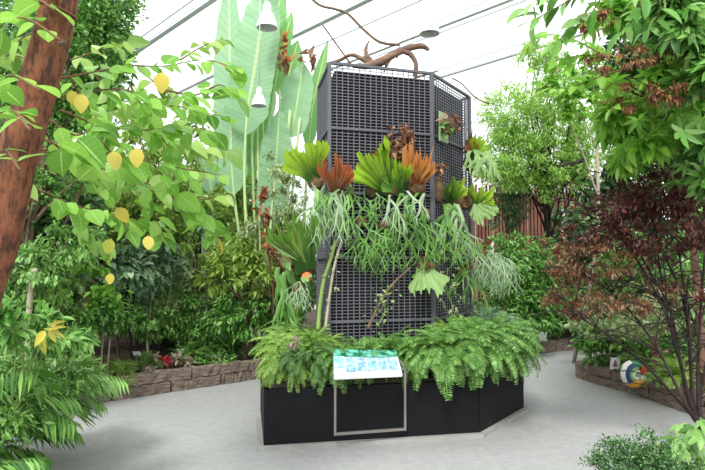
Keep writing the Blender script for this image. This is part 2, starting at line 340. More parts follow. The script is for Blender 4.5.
def rosette(mb, base, n, L, tpls, var=.3, emin=-.15, emax=.5, spread=.03, az=None):
    """arching fronds or straps around a point; az=(a0,a1) limits the directions"""
    for i, tp in enumerate(tpls):
        m = n // len(tpls); a = rng.random(m) * 2 * PI if az is None else az[0] + rng.random(m) * (az[1] - az[0])
        pit = emin + rng.random(m) * (emax - emin); d = np.stack([np.cos(a) * np.cos(pit), np.sin(a) * np.cos(pit), np.sin(pit)], 1)
        up = np.stack([-np.cos(a) * np.sin(pit), -np.sin(a) * np.sin(pit), np.cos(pit)], 1) + rng.normal(size=(m, 3)) * .12
        pos = np.array(base) + np.stack([np.cos(a), np.sin(a), a * 0], 1) * spread + rng.normal(size=(m, 3)) * spread * .5
        mb.leaves(tp, pos, d, up, L * (1 + var * (rng.random(m) * 2 - 1)))
    return mb

# ================================================================== SETTING
def struct(o, label=None): o['kind'] = 'structure'; return o
struct(MB().box(A(-14, -5, -.1), A(14, 20, 0)).build('floor', M['pave'], smooth=False))
Le = [(-2.4, -3), (-2.35, 1.5), (-2.65, 3.4), (-3.15, 4.6), (-3.5, 5.7), (-3.2, 6.54), (-1.45, 8.04), (.2, 9.2), (1.8, 10.0), (3.3, 10.4), (4.3, 10.95), (6.2, 11.4), (10, 12)]
Re = [(2.0, -3), (1.75, 2.2), (2.0, 3.5), (2.75, 4.3), (3.55, 5.2), (3.71, 6.36), (3.59, 6.88), (3.40, 7.45), (3.26, 8.04), (3.9, 8.7), (5.2, 9.3), (10, 10.1)]
def slab(name, front, back, z, m):
    b = MB(); n = len(front); V = [(x, y, z) for x, y in front] + [(x, y, z) for x, y in back]
    b.add(V, None, [(i, i + 1, n + i + 1, n + i) for i in range(n - 1)]); b.add([(x, y, 0) for x, y in front] + [(x, y, z) for x, y in front], None, [(i, i + 1, n + i + 1, n + i) for i in range(n - 1)])
    return struct(b.build(name, m, smooth=False))
slab('soil_bed', Le, [(-9.9, -3), (-9.9, 1.5), (-9.9, 3.4), (-9.9, 4.6), (-9.9, 5.7), (-9.9, 7), (-9.9, 12), (-6, 17.8), (1.8, 17.8), (3.3, 17.8), (5, 17.8), (7, 17.8), (10, 17.8)], .21, M['soil'])
slab('soil_bed', Re, [(9.9, -3), (9.9, 2.2), (9.9, 3.5), (9.9, 4.3), (9.9, 5.2), (9.9, 6.36), (9.9, 6.88), (9.9, 7.4), (9.9, 8), (9.9, 8.7), (9.9, 9.3), (9.95, 10.1)], .19, M['soil'])
# roof: beams run along D
D = nrm(A(-527.5 / F, 1, 0)); Nn = A(D[1], -D[0], 0)
ROOF = 6.0
def beam(name, u, v, h, w, t, m):
    r = ray(u, v); p = A(0, 0, CAMZ) + r * ((h - CAMZ) / r[2]); c = p + D * 2; c[2] = h + t / 2
    return struct(MB().obox(c, D * 15, Nn * w / 2, A(0, 0, t / 2)).build(name, m, smooth=False))
for i, (u, v, w) in enumerate([(139, 51, .10), (298, 35, .11), (434, 30, .09), (470, 69, .09), (600, 95, .09), (20, 30, .11)]): beam('trim_%d' % (i + 1), u, v, 5.8, w, .06, M['alu'] if i != 1 else M['alu'])
for i, (u, v) in enumerate([(312, 49), (146, 34), (376, 53), (465, 10), (465, 62), (310, 82), (60, 20)]): beam('trim_%d' % (i + 11), u, v, 5.92, .03, .03, M['alu2'])
struct(MB().box(A(-10, -5, ROOF + .02), A(10, 18, ROOF + .03)).build('ceiling', M['glass'], smooth=False))
def glasswall(name, a, b, tn):
    a = A(*a); b = A(*b); L = np.linalg.norm(b - a); d = (b - a) / L; n = A(-d[1], d[0], 0)
    o = struct(MB().obox((a + b) / 2 + A(0, 0, 3.0), d * L / 2, n * .006, A(0, 0, 3.0)).build(name, M['glass'], smooth=False))
    m = MB(); k = int(L / 1.5)
    for i in range(k + 1): m.obox(a + d * L * i / k + A(0, 0, 3), d * .03, n * .04, A(0, 0, 3))
    for z in (.5, 3.4, 5.95): m.obox((a + b) / 2 + A(0, 0, z), d * L / 2, n * .035, A(0, 0, .04))
    struct(m.build(tn, M['alu'], smooth=False)); struct(MB().obox((a + b) / 2 + A(0, 0, .25), d * L / 2, n * .06, A(0, 0, .25)).build('baseboard_' + name[5:], M['curb'], smooth=False))
glasswall('wall_back', (-10, 18, 0), (10, 18, 0), 'trim_21'); glasswall('wall_left', (-10, -5, 0), (-10, 18, 0), 'trim_22'); glasswall('wall_right', (10, -5, 0), (10, 18, 0), 'trim_23')
# grey post in the left bed
struct(MB().tube([P(203, 300, 9.3) * A(1, 1, 0) + A(0, 0, .2), P(203, 300, 9.3) * A(1, 1, 0) + A(0, 0, 3.1)], .035, 10).build('trim_24', M['alu2']))

# ---- timber sleepers
def sleeper(a, b, z, h, label, group, w=.13, inset=(0, 0)):
    a = A(a[0], a[1], 0); b = A(b[0], b[1], 0); L = np.linalg.norm(b - a); d = (b - a) / L; n = A(-d[1], d[0], 0)
    m = MB(); ns = 14; G = []
    for i in range(ns + 1):
        t = i / ns; c = a + d * (L * t); ring = []
        for (sx, sz) in [(-1, 0), (-1, .15), (-.85, 1), (.85, 1), (1, .15), (1, 0)] if False else [(-1, .06), (-1, .9), (-.86, 1), (.86, 1), (1, .9), (1, .06), (.9, 0), (-.9, 0)]:
            j = rng.normal(size=2) * .006; ring.append(c + n * (sx * w / 2 + j[0]) + A(0, 0, z + sz * h + j[1]))
        G.append(ring)
    G = np.array(G); m.grid(G, True)
    for e_, o_ in ((0, 1), (ns, -1)):
        c = G[e_].mean(0); V = np.vstack([G[e_], c]); T = [(i, (i + 1) % 8, 8) for i in range(8)]; m.add(V, [t[::o_] for t in T])
    o = m.build('timber_sleeper', M['sleeper'], smooth=False); tag(o, label, 'timber', group); return o
def lerp(a, b, t): return (a[0] + (b[0] - a[0]) * t, a[1] + (b[1] - a[1]) * t)
def offs(a, b, g=.012):
    a = np.array(a); b = np.array(b); d = nrm(b - a); return a + d * g, b - d * g
def run(pts, z, h, labels, group, w=.13):
    for (a, b), lb in zip(zip(pts[:-1], pts[1:]), labels):
        a2, b2 = offs(a, b); sleeper(a2, b2, z, h, lb, group, w)
l0, l1 = (-3.2, 6.54), (-1.45, 8.04)
gl_ = 'timber sleepers edging the left bed'
run([(-3.52, 5.75), (-3.22, 6.46)], 0, .135, ['short lower sleeper at the bend behind the foreground palm on the left'], gl_)
run([(-3.52, 5.75), (-3.22, 6.46)], .135, .135, ['short upper sleeper at the bend behind the foreground palm on the left'], gl_)
run([l0, lerp(l0, l1, .19), lerp(l0, l1, .50), lerp(l0, l1, .80), l1, (-.6, 8.65), (.2, 9.2)], 0, .135,
    ['lower sleeper left of the dark gap in the left bed edge', 'lower sleeper right of the dark gap, under the trailing spider plant', 'lower sleeper below the pink caladiums in the left bed edge', 'short lower sleeper of the left bed nearest the black planter', 'lower sleeper of the left bed just behind the planter corner', 'lower sleeper of the left bed hidden mostly behind the black planter'], gl_)
run([l0, lerp(l0, l1, .62), lerp(l0, l1, 1.02), (-.6, 8.65), (.2, 9.2)], .137, .135,
    ['long upper sleeper of the left bed under the spider plant and orange brown leaves', 'upper sleeper of the left bed running up to the black planter', 'upper sleeper of the left bed just behind the planter corner', 'upper sleeper of the left bed hidden mostly behind the black planter'], gl_)
run([(.2, 9.2), (1.8, 10.0), (3.26, 10.38)], .0, .2, ['sleeper of the back bed right behind the tower', 'sleeper of the back bed left of the far white card'], 'timber sleepers edging the back bed', .15)
run([(3.28, 10.4), (3.75, 10.68), (4.3, 10.95), (6.2, 11.4)], 0, .22, ['far sleeper under the small white card behind the planter', 'far sleeper at the turn of the path into the background', 'far sleeper running off behind the russet shrub'], 'timber sleepers edging the back bed', .15)
gr_ = 'timber sleepers edging the right bed'
rp = [(3.26, 8.04), (3.40, 7.45), (3.59, 6.88), (3.71, 6.36), (3.74, 5.6)]
run([rp[0], rp[2], rp[4]], 0, .125, ['lower right-bed sleeper left of the dark joint, below the white card', 'lower right-bed sleeper right of the dark joint, running behind the maroon shrub stems'], gr_)
run([rp[0], rp[1]], .127, .125, ['upper right-bed sleeper at the corner of the path'], gr_)
run([rp[1], rp[2]], .127, .11, ['thin upper right-bed sleeper under the white card with pink figure'], gr_)
run([rp[2], rp[3], rp[4]], .127, .125, ['upper right-bed sleeper beside the round painted ornament', 'upper mossy right-bed sleeper ending behind the maroon stems'], gr_)
run([(3.2, 8.1), (3.9, 8.75), (5.2, 9.35)], 0, .24, ['upright end board of the right bed turning the corner', 'rear sleeper of the right bed beside the back path'], gr_, .12)
run([(3.74, 5.55), (3.55, 5.2), (2.75, 4.3), (2.0, 3.5)], 0, .2, ['short sleeper of the right bed behind the maroon shrub base', 'near sleeper of the right bed below the broad leaved herb', 'near sleeper of the right bed behind the small leaved bush'], gr_)
run([(-3.5, 5.7), (-3.15, 4.6), (-2.65, 3.4), (-2.35, 1.5)], 0, .2, ['near left sleeper farthest from the camera, behind foreground palm', 'near left sleeper under the foreground palm', 'near left sleeper nearest the camera'], gl_)

# ================================================================== PLANTER AND TOWER
Q = [(-.77, 5.02), (1.195, 5.41), (1.89, 6.35), (1.75, 7.55), (.75, 8.1), (-.9, 7.7), (-1.0, 6.25)]
def inset(poly, g):
    p = np.array(poly, float); c = p.mean(0); n = len(p); out = []
    for i in range(n):
        a, b, d = p[i - 1], p[i], p[(i + 1) % n]; e1 = nrm(b - a); e2 = nrm(d - b); n1 = A(-e1[1], e1[0]); n2 = A(-e2[1], e2[0]); bis = nrm(n1 + n2); out.append(b + bis * g / max(.4, bis @ n1))
    return [tuple(x) for x in out]
pl = thing('planter', 'large black many-sided planter standing in the middle of the path', 'planter', (.4, 6.4, 0))
m = MB().prism(inset(Q, -.05), 0, .035); m.build('curb', M['curb'], pl, smooth=False, label='pale concrete curb under the planter')
Qs = inset(Q, .03)
for i in range(len(Q)):
    a, b = A(*Q[i], 0), A(*Q[(i + 1) % len(Q)], 0); L = np.linalg.norm(b - a); d = (b - a) / L; n = A(d[1], -d[0], 0)
    mm = MB().obox((a + b) / 2 + A(0, 0, .2675) - n * .015, d * (L / 2 - .004), n * .015, A(0, 0, .2325))
    mm.obox((a + b) / 2 + A(0, 0, .508) - n * .022, d * (L / 2 - .002), n * .024, A(0, 0, .008))
    mm.build('side_panel', M['black'], pl, smooth=False)
MB().prism(inset(Q, .06), .05, .545).build('inner_box', M['liner'], pl, smooth=False, label='dark brown inner box')
MB().prism(inset(Q, .10), .5, .56).build('soil', M['soil'], pl, smooth=False, label='dark potting soil')
# info sign
t = thing('information_sign', 'sloping blue and white information board on a steel bracket at the planter front', 'sign', (.1, 4.93, .1))
LL, LR = P(334, 378, 4.74), P(402.5, 375, 4.86); UL, UR = P(333.5, 349.5, 5.12), P(396, 350.5, 5.3)
nz = nrm(np.cross(LR - LL, UL - LL)); b = MB(); V = [LL, LR, UR, UL]; V2 = [x - nz * .018 for x in V]
b.add(V2 + V, None, [(3, 2, 1, 0), (4, 5, 6, 7), (0, 1, 5, 4), (1, 2, 6, 5), (2, 3, 7, 6), (3, 0, 4, 7)]); bd = b.build('board', M['white'], t, smooth=False)
def signmat(name, base, c2, sc, lo=.4, hi=.6):
    return mat(name, base, c2, scale=sc, rough=.25, detail=3, lo=lo, hi=hi)
def on(s, v): return LL + (LR - LL) * s * (1 - v) + (UR - UL) * s * v + (UL - LL) * v + nz * .0015
def patch(s0, s1, v0, v1, m_, nm, k=1.0):
    return MB().add([on(s0, v0) + nz * .0008 * k, on(s1, v0) + nz * .0008 * k, on(s1, v1) + nz * .0008 * k, on(s0, v1) + nz * .0008 * k], None, [(0, 1, 2, 3)]).build(nm, m_, bd, smooth=False)
patch(.0, 1, .72, 1, signmat('teal_print', (24, 96, 70), (110, 186, 164), 14), 'header_band')
patch(0, .16, .32, .74, signmat('pale_teal_print', (110, 186, 192), (180, 222, 222), 16), 'side_picture', 2)
mp = mat('blue_print', (96, 146, 204), (176, 204, 236), scale=30, rough=.25, detail=3, lo=.4, hi=.6, stretch=(1, 1, 1))
for i in range(5): patch(.18 + .16 * i, .325 + .16 * i, .2, .68, mp, 'picture_strip', 2)
zb = 1.6 - (433 - 265) / F * 4.98
fL, fR = P(335, 434, 4.97), P(405, 429, 5.2); tL = A(fL[0], fL[1], LL[2] - .01); tR = A(fR[0], fR[1], LR[2] - .01)
fv = nrm(A(.2, -.98, 0)); px = A(.009, 0, 0)
for a_, b_ in ((fL, tL), (fR, tR)): MB().obox((a_ + b_) / 2, px, fv * .01, (b_ - a_) / 2 + A(0, 0, .012)).build('leg', M['steel'], t, smooth=False)
dd = (fR - fL) / 2
MB().obox((fL + fR) / 2, dd, fv * .010, A(0, 0, .011)).build('crossbar', M['steel'], t, smooth=False)
MB().obox((tL + tR) / 2, (tR - tL) / 2, fv * .012, A(0, 0, .010)).build('crossbar', M['steel'], t, smooth=False)
for a_, b_ in ((tL, UL), (tR, UR)): MB().tube([a_, b_ - nz * .03], .008, 6).build('bracket_arm', M['steel'], t)

# tower
TZ0, TZ1 = .56, 3.70
Tw = [(-.24, 5.8), (.87, 6.13), (1.46, 7.0), (1.15, 7.75), (.0, 7.75), (-.40, 6.6)]
tw = thing('plant_tower', 'tall dark grating tower rising from the planter, covered with staghorn ferns', 'tower', (.5, 6.7, .54))
nt_ = 5; zz = np.linspace(TZ0 - .0, TZ1, nt_ + 1); zz = [.55, 1.02, 1.68, 2.35, 3.02, 3.70]
for i in range(len(Tw)):
    a, b = A(*Tw[i], 0), A(*Tw[(i + 1) % len(Tw)], 0); L = np.linalg.norm(b - a); d = (b - a) / L; n = A(d[1], -d[0], 0)
    for k in range(5):
        z0, z1 = zz[k] + .012, zz[k + 1] - .012; g = MB(); nc = max(4, round((L - .04) / .061)); nr = max(4, round((z1 - z0) / .0335))
        for j in range(nc + 1): g.obox(a + d * (.02 + (L - .04) * j / nc) + A(0, 0, (z0 + z1) / 2) - n * .012, d * .0034, n * .004, A(0, 0, (z1 - z0) / 2))
        for j in range(nr + 1): g.obox((a + b) / 2 + A(0, 0, z0 + (z1 - z0) * j / nr) - n * .013, d * (L / 2 - .02), n * .004, A(0, 0, .0034))
        g.build('grating_panel', M['grate'], tw, smooth=False)
    for k in range(1, 6):
        MB().obox((a + b) / 2 + A(0, 0, zz[k]) - n * .004, d * (L / 2), n * .014, A(0, 0, .013)).build('rail', M['rail'], tw, smooth=False)
    MB().obox(a + A(0, 0, (TZ0 + TZ1) / 2) + n * .002, d * .016, n * .016, A(0, 0, (TZ1 - TZ0) / 2)).build('corner_post', M['rail'], tw, smooth=False)
MB().prism(inset(Tw, .07), .56, 3.645).build('core', M['core'], tw, smooth=False, label='black filler added for the dark of the hollow inside')  # added block, its black stands in for the shade behind the grating

def dface(u):                                          # distance of the tower's skin at a pixel column
    if u < 329: return 5.8 + (329 - u) * .01
    if u < 433: return 5.8 + (u - 329) / 104 * .33
    return 6.13 + (u - 433) / 38 * .87
# driftwood
t = thing('driftwood_branch', 'gnarled brown driftwood branch lying across the tower top', 'branch', (.35, 6.3, 3.7))
b = MB()
def bz(px, r, d=6.25, n=8, mb=None, seg=8):
    p = bez([P(u, v, d + (q[2] if len(q) > 2 else 0)) for q in px for u, v in [q[:2]]], n); (mb or b).tube(p, np.interp(np.linspace(0, 1, len(p)), np.linspace(0, 1, len(r)), r), seg)
bz([(352, 66), (366, 66), (380, 62), (395, 54), (410, 48), (422, 46), (429, 50)], [.02, .04, .055, .04, .036, .034, .02])
b.build('limb', M['wood'], t)
b = MB(); bz([(372, 64), (367, 56), (366, 48), (369, 41)], [.04, .03, .018, .008]); b.build('stub', M['wood'], t)
b = MB(); bz([(404, 51), (411, 55), (416, 64), (415, 76)], [.034, .03, .026, .03]); b.build('side_branch', M['wood'], t)
b = MB(); bz([(368, 62), (352, 55), (340, 60), (326, 64)], [.03, .02, .02, .012]); b.build('side_branch', M['wood'], t)
b = MB(); bz([(386, 66), (392, 56), (400, 48), (397, 58)], [.02, .02, .012, .01]); b.build('twig', M['wood'], t)
b = MB(); bz([(414, 78), (425, 75), (438, 71)], [.015, .012, .008]); b.build('twig', M['wood'], t)

# staghorn parts
def shield(parent, bpx, tip, width, mt, name='shield_frond', d=None, lobes=6, depth=.34, cup=.25, lean=.12, narrow=.18, seed=0, label=None, ld=.3):
    """fan-shaped frond: base pixel, tip pixel, width at the top in px"""
    du = dface(bpx[0]) - .06 if d is None else d; k = du / F
    B = P(*bpx, du); Tp = P(*tip, du - lean); up = Tp - B; H = np.linalg.norm(up); y = up / H; x = nrm(np.cross(y, A(0, -1, 0))); x = -x if x[0] < 0 else x; z = np.cross(x, y); z = -z if z[1] > 0 else z
    r = random.Random(seed); na = lobes * 8; nr = 12; G = np.zeros((nr + 1, na + 1, 3)); wv = width * k / 2
    ph = [r.uniform(.74, 1.12) for _ in range(lobes + 1)]; zo = [r.uniform(-.5, 1) for _ in range(lobes + 1)]
    for j in range(na + 1):
        s = j / na * 2 - 1; lo = (j / na * lobes); lo += .25 * math.sin(j * .9 + seed); lo = min(max(lo, 0), lobes - .001) if 0 < j < na else lo; f = lo - math.floor(lo); li = min(lobes - 1, int(lo)) if j < na else lobes - 1
        lobe = ph[li] * (1 - depth * (abs(2 * f - 1) ** 1.4)); end = (1 - .22 * abs(s) ** 2.5) * lobe
        for i in range(nr + 1):
            q = i / nr; yy = q * H * end; wid = wv * (narrow + (1 - narrow) * q ** 1.5) * (1 + .06 * math.sin(q * 9 + seed))
            zz_ = cup * wv * (s * s) * q + .10 * H * math.sin(q * 2.6) * .6 + .012 * math.sin(lo * 2 * PI) * q * ld * 3 + zo[li] * .16 * H * max(0, q - .5) + .45 * H * max(0, q - .6) ** 1.5
            G[i, j] = B + x * (s * wid) + y * yy + z * zz_
    mb = MB().grid(G); return mb.build(name, mt if not isinstance(mt, str) else LM[mt], parent, label=label)
def antlers(mb, B, n, L, az=(PI * 1.05, PI * 1.95), w=.022, lev=3, grav=.75, up0=-.35, ang=.5):
    def rib(p, dirn, l, w0, k):
        m = 5; pts = [p]; dd_ = dirn.copy()
        for i in range(m): dd_ = nrm(dd_ + A(0, 0, -grav * .2) + rng.normal(size=3) * A(.16, .1, .08)); pts.append(pts[-1] + dd_ * l / m)
        pts = np.array(pts); sd_ = nrm(np.cross(dd_, A(.15, -1, .1))); ws = np.linspace(w0, w0 * (.95 if k else .15), m + 1)[:, None] / 2
        V = np.concatenate([pts - sd_ * ws, pts, pts + sd_ * ws]); V[m + 1:2 * m + 2, 1] -= ws[:, 0] * .3; q = m + 1
        mb.add(V, None, [(i, i + 1, q + i + 1, q + i) for i in range(m)] + [(q + i, q + i + 1, 2 * q + i + 1, 2 * q + i) for i in range(m)])
        if k:
            for s in (-1, 1):
                a = ang * s * random.uniform(.6, 1.4); nd = nrm(dd_ * math.cos(a) + sd_ * math.sin(a)); rib(pts[-1], nd, l * random.uniform(.62, .95), w0 * .78, k - 1)
    for _ in range(n):
        a = random.uniform(*az); e_ = random.uniform(up0 - .6, up0 + .3); dirn = A(math.cos(a) * math.cos(e_) * .7, math.sin(a) * math.cos(e_) * .6, math.sin(e_))
        rib(np.array(B) + rng.normal(size=3) * .02, nrm(dirn), L * random.uniform(.6, 1.2) / (lev + 1) * 1.15, w, lev)
    return mb
def ball(parent, px, rpx, m_, name, d=None, sq=(1, .8, 1), lump=.12):
    du = (dface(px[0]) - .04) if d is None else d; c = P(*px, du); r = rpx * du / F; G = []
    for i in range(9):
        th = PI * i / 8; G.append([c + A(*(np.array([math.sin(th) * math.cos(f), math.sin(th) * math.sin(f), -math.cos(th)]) * np.array(sq) * r * (1 + lump * math.sin(3 * f + i) * math.sin(th)))) for f in np.arange(12) * PI / 6])
    return MB().grid(np.array(G), True).build(name, m_, parent)
def stag(label, px, d=None, name='staghorn_fern', cat='staghorn fern'):
    return thing(name, label, cat, P(*px, (dface(px[0]) if d is None else d)))
M['moss_ball'] = mat('brown_root_moss', (74, 56, 40), (110, 88, 58), scale=18, rough=.95, bump=.8)
M['blackpot'] = mat('black_pot', (24, 24, 26), rough=.6)
def curls(mb, px, rpx, n, size, d=None, sq=1.):
    du = (dface(px[0]) - .05) if d is None else d; r = rpx * du / F; foliage(mb, TOc, [(P(*px, du), A(r, r * .6, r * sq), n)], size, droop=.1, upw=.2, out=1.0, zmin=.5); return mb
TOc = T_ovate(.6, 5, .7, .8, .35)
s = stag('bright lime green staghorn shield fanning out at the tower left edge', (313, 185))
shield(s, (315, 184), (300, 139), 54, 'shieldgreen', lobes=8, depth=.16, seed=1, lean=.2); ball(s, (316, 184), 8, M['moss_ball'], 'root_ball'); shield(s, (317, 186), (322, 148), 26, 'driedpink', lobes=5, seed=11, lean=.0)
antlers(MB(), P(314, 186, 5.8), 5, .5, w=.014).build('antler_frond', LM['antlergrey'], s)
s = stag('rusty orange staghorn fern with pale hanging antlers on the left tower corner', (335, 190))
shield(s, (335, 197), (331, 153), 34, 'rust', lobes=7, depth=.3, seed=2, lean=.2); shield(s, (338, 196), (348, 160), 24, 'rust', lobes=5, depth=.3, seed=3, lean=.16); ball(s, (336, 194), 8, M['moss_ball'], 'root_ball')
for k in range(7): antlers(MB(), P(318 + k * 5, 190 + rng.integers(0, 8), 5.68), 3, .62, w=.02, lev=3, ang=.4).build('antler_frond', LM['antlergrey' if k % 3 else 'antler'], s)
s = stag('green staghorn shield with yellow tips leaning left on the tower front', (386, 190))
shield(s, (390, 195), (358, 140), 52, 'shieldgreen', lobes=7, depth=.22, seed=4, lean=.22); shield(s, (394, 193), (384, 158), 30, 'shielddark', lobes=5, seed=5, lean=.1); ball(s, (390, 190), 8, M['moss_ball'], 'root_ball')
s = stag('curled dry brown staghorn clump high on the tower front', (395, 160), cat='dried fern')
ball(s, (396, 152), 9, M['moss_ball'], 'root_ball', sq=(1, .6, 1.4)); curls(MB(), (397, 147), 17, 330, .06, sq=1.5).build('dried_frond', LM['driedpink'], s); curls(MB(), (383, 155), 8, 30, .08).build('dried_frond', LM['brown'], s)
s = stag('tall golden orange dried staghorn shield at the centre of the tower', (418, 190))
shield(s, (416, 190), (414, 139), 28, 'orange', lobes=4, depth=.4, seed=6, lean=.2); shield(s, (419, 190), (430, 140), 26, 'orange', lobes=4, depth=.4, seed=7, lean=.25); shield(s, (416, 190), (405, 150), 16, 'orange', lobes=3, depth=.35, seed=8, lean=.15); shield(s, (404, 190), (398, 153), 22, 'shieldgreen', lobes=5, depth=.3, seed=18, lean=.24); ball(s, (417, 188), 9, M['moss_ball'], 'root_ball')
s = stag('green staghorn hanging below the golden orange shield on the tower', (404, 196))
shield(s, (402, 196), (386, 172), 30, 'shielddark', lobes=4, depth=.2, seed=19, lean=.12)
for k in range(5): antlers(MB(), P(392 + k * 8, 194, 5.8), 2, .5, w=.026, lev=2, ang=.4).build('antler_frond', LM['antler' if k % 2 else 'antlergrey'], s)
s = stag('small pinkish brown dried clump right of the golden orange shield', (437, 190), cat='dried fern')
curls(MB(), (437, 177), 8, 110, .05, sq=1.5).build('dried_frond', LM['driedpink'], s); ball(s, (438, 190), 6, M['moss_ball'], 'root_ball', sq=(1, .8, 2.2))
s = stag('green staghorn with pale drooping lobes on the angled tower face', (451, 206))
shield(s, (450, 205), (444, 174), 20, 'shielddark', lobes=4, seed=9, lean=.2); shield(s, (452, 205), (462, 174), 20, 'shieldgreen', lobes=4, seed=10, lean=.2); ball(s, (451, 205), 7, M['moss_ball'], 'root_ball')
for k in range(4): antlers(MB(), P(446 + k * 4, 206, 6.25), 3, .5, w=.04, lev=2, ang=.3).build('antler_frond', LM['antlergrey' if k % 2 else 'antler'], s)
# board mounted
s = stag('small brown ball fern mounted on a pale green board high on the tower', (441, 145), name='mounted_fern', cat='fern')
a, b_ = A(*Tw[1], 0), A(*Tw[2], 0); d_ = nrm(b_ - a); n_ = A(d_[1], -d_[0], 0); bc = P(441, 128, dface(441)) + n_ * .03
M['paleboard'] = mat('pale_green_board', (150, 172, 124), (168, 186, 142), scale=8, rough=.7)
MB().obox(bc, d_ * .10, n_ * .012, A(0, 0, .165)).build('backing_board', M['paleboard'], s, smooth=False)
ball(s, (449, 127), 8, M['moss_ball'], 'root_ball', d=6.2, sq=(1, .8, 1.1)); curls(MB(), (450, 124), 9, 40, .07, d=6.2).build('dried_frond', LM['driedpink'], s); curls(MB(), (446, 131), 7, 30, .06, d=6.17).build('frond', LM['fern'], s)
s = stag('upper right edge staghorn with orange tips and white-green hanging lobes', (471, 158), d=6.85)
shield(s, (473, 160), (487, 136), 26, 'shieldgreen', d=6.9, lobes=5, seed=12); shield(s, (472, 158), (470, 136), 14, 'rust', d=6.9, lobes=3, seed=13); ball(s, (470, 163), 7, M['blackpot'], 'pot', d=6.9, sq=(1, 1, 1.2), lump=0)
for k in range(4): antlers(MB(), P(472 + k * 4, 152, 6.8), 3, .42, w=.05, lev=2).build('antler_frond', LM['shieldpale'], s)
shield(s, (468, 158), (472, 126), 12, 'driedpink', d=6.95, lobes=3, seed=14)
s = stag('middle right edge staghorn with bright fan above pale green lobes', (474, 208), d=6.8)
shield(s, (474, 208), (486, 184), 34, 'shieldgreen', d=6.8, lobes=6, seed=15); shield(s, (478, 204), (495, 222), 24, 'shieldpale', d=6.75, lobes=4, seed=16); shield(s, (474, 204), (480, 226), 18, 'shieldpale', d=6.7, lobes=4, seed=17); ball(s, (466, 203), 7, M['moss_ball'], 'root_ball', d=6.7); curls(MB(), (463, 203), 7, 30, .06, d=6.65).build('dried_frond', LM['brown'], s)
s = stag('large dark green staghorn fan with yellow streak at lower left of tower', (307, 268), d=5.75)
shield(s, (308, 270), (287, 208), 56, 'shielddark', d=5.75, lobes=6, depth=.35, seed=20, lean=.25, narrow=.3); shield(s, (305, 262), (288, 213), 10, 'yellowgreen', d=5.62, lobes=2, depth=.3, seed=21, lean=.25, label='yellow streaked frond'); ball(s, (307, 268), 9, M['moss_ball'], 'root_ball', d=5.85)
shield(s, (302, 262), (268, 236), 12, 'shieldpale', d=5.7, lobes=2, seed=22, lean=.2)
ball(s, (307, 277), 5, mat('orange_bud', (210, 96, 50), (226, 130, 80), scale=9), 'orange_bud', d=5.6); shield(s, (306, 272), (308, 284), 12, 'shieldpale', d=5.63, lobes=3, seed=24)
s = stag('hanging elkhorn with broad drooping green lobes left of the tower', (285, 262), d=6.0)
ball(s, (288, 262), 8, M['moss_ball'], 'root_ball', d=6.05); shield(s, (290, 262), (281, 268), 16, 'shieldpale', d=5.9, lobes=3, seed=25)
for k in range(4): antlers(MB(), P(278 + k * 3, 272, 5.95), 2, .6, w=.05, lev=2, ang=.2, up0=-.9).build('antler_frond', LM['antler'], s)
s = stag('dark brown round fern ball hanging low left of the tower', (300, 290), d=5.85, name='hanging_fern_ball', cat='fern')
ball(s, (299, 291), 7, M['moss_ball'], 'root_ball', d=5.85); antlers(MB(), P(300, 286, 5.8), 8, .35, w=.014).build('antler_frond', LM['antlergrey'], s)
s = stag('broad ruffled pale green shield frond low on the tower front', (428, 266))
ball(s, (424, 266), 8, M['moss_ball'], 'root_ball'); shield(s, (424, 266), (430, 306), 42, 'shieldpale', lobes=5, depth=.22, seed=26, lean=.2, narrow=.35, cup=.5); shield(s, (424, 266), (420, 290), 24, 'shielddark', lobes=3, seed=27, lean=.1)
curls(MB(), (420, 262), 8, 25, .07).build('dried_frond', LM['brown'], s)
s = stag('silvery cascading staghorn on the lower right edge of the tower', (484, 262), d=6.6)
for k in range(9): antlers(MB(), P(476 + k * 4, 252 + (k % 3) * 6, 6.55), 4, .5, w=.018, lev=3, az=(PI * 1.2, PI * 2.1), up0=-.1).build('antler_frond', LM['antlergrey'], s)
shield(s, (484, 250), (489, 234), 10, 'brown', d=6.6, lobes=3, seed=28); ball(s, (484, 256), 7, M['moss_ball'], 'root_ball', d=6.65)
s = stag('small tan dried shield with pale lobe on the angled face, lower right', (464, 272))
shield(s, (465, 278), (462, 260), 16, 'brown', lobes=3, seed=29); shield(s, (464, 266), (470, 258), 8, 'shieldpale', lobes=2, seed=30)
for k in range(3): antlers(MB(), P(462 + k * 4, 270, 6.5), 3, .5, w=.02, lev=2).build('antler_frond', LM['antler'], s)
# curtain of green antlers
cur = [(350, 196, 4, .4, 'antler', 'small sparse green staghorn hanging beside the rusty orange one'), (372, 192, 4, .34, 'antler', 'short green staghorn hanging under the yellow-tipped shield'),
       (362, 222, 7, .55, 'antler', 'sparse branching green staghorn left of centre on the tower'), (384, 226, 10, .62, 'antler', 'long branching green staghorn in the middle of the curtain'),
       (405, 218, 12, .62, 'antler', 'dense green staghorn in the curtain below the golden shield'), (425, 214, 13, .62, 'antler', 'dense green staghorn in the curtain right of centre'), (444, 218, 12, .6, 'antler', 'green staghorn in the curtain at the tower front corner'),
       (458, 230, 9, .5, 'antlergrey', 'grey green staghorn on the angled face right of the curtain')]
for u, v, n, L, mt, lb in cur:
    s = stag(lb, (u, v)); ball(s, (u, v), 6, M['moss_ball'], 'root_ball')
    for k in range(4): antlers(MB(), P(u - 8 + k * 5, v + 2 + rng.normal() * 7, dface(u) - .08), 1 + n // 9, L * 1.12, w=.022, lev=4, ang=.7, grav=.65).build('antler_frond', LM[mt], s)
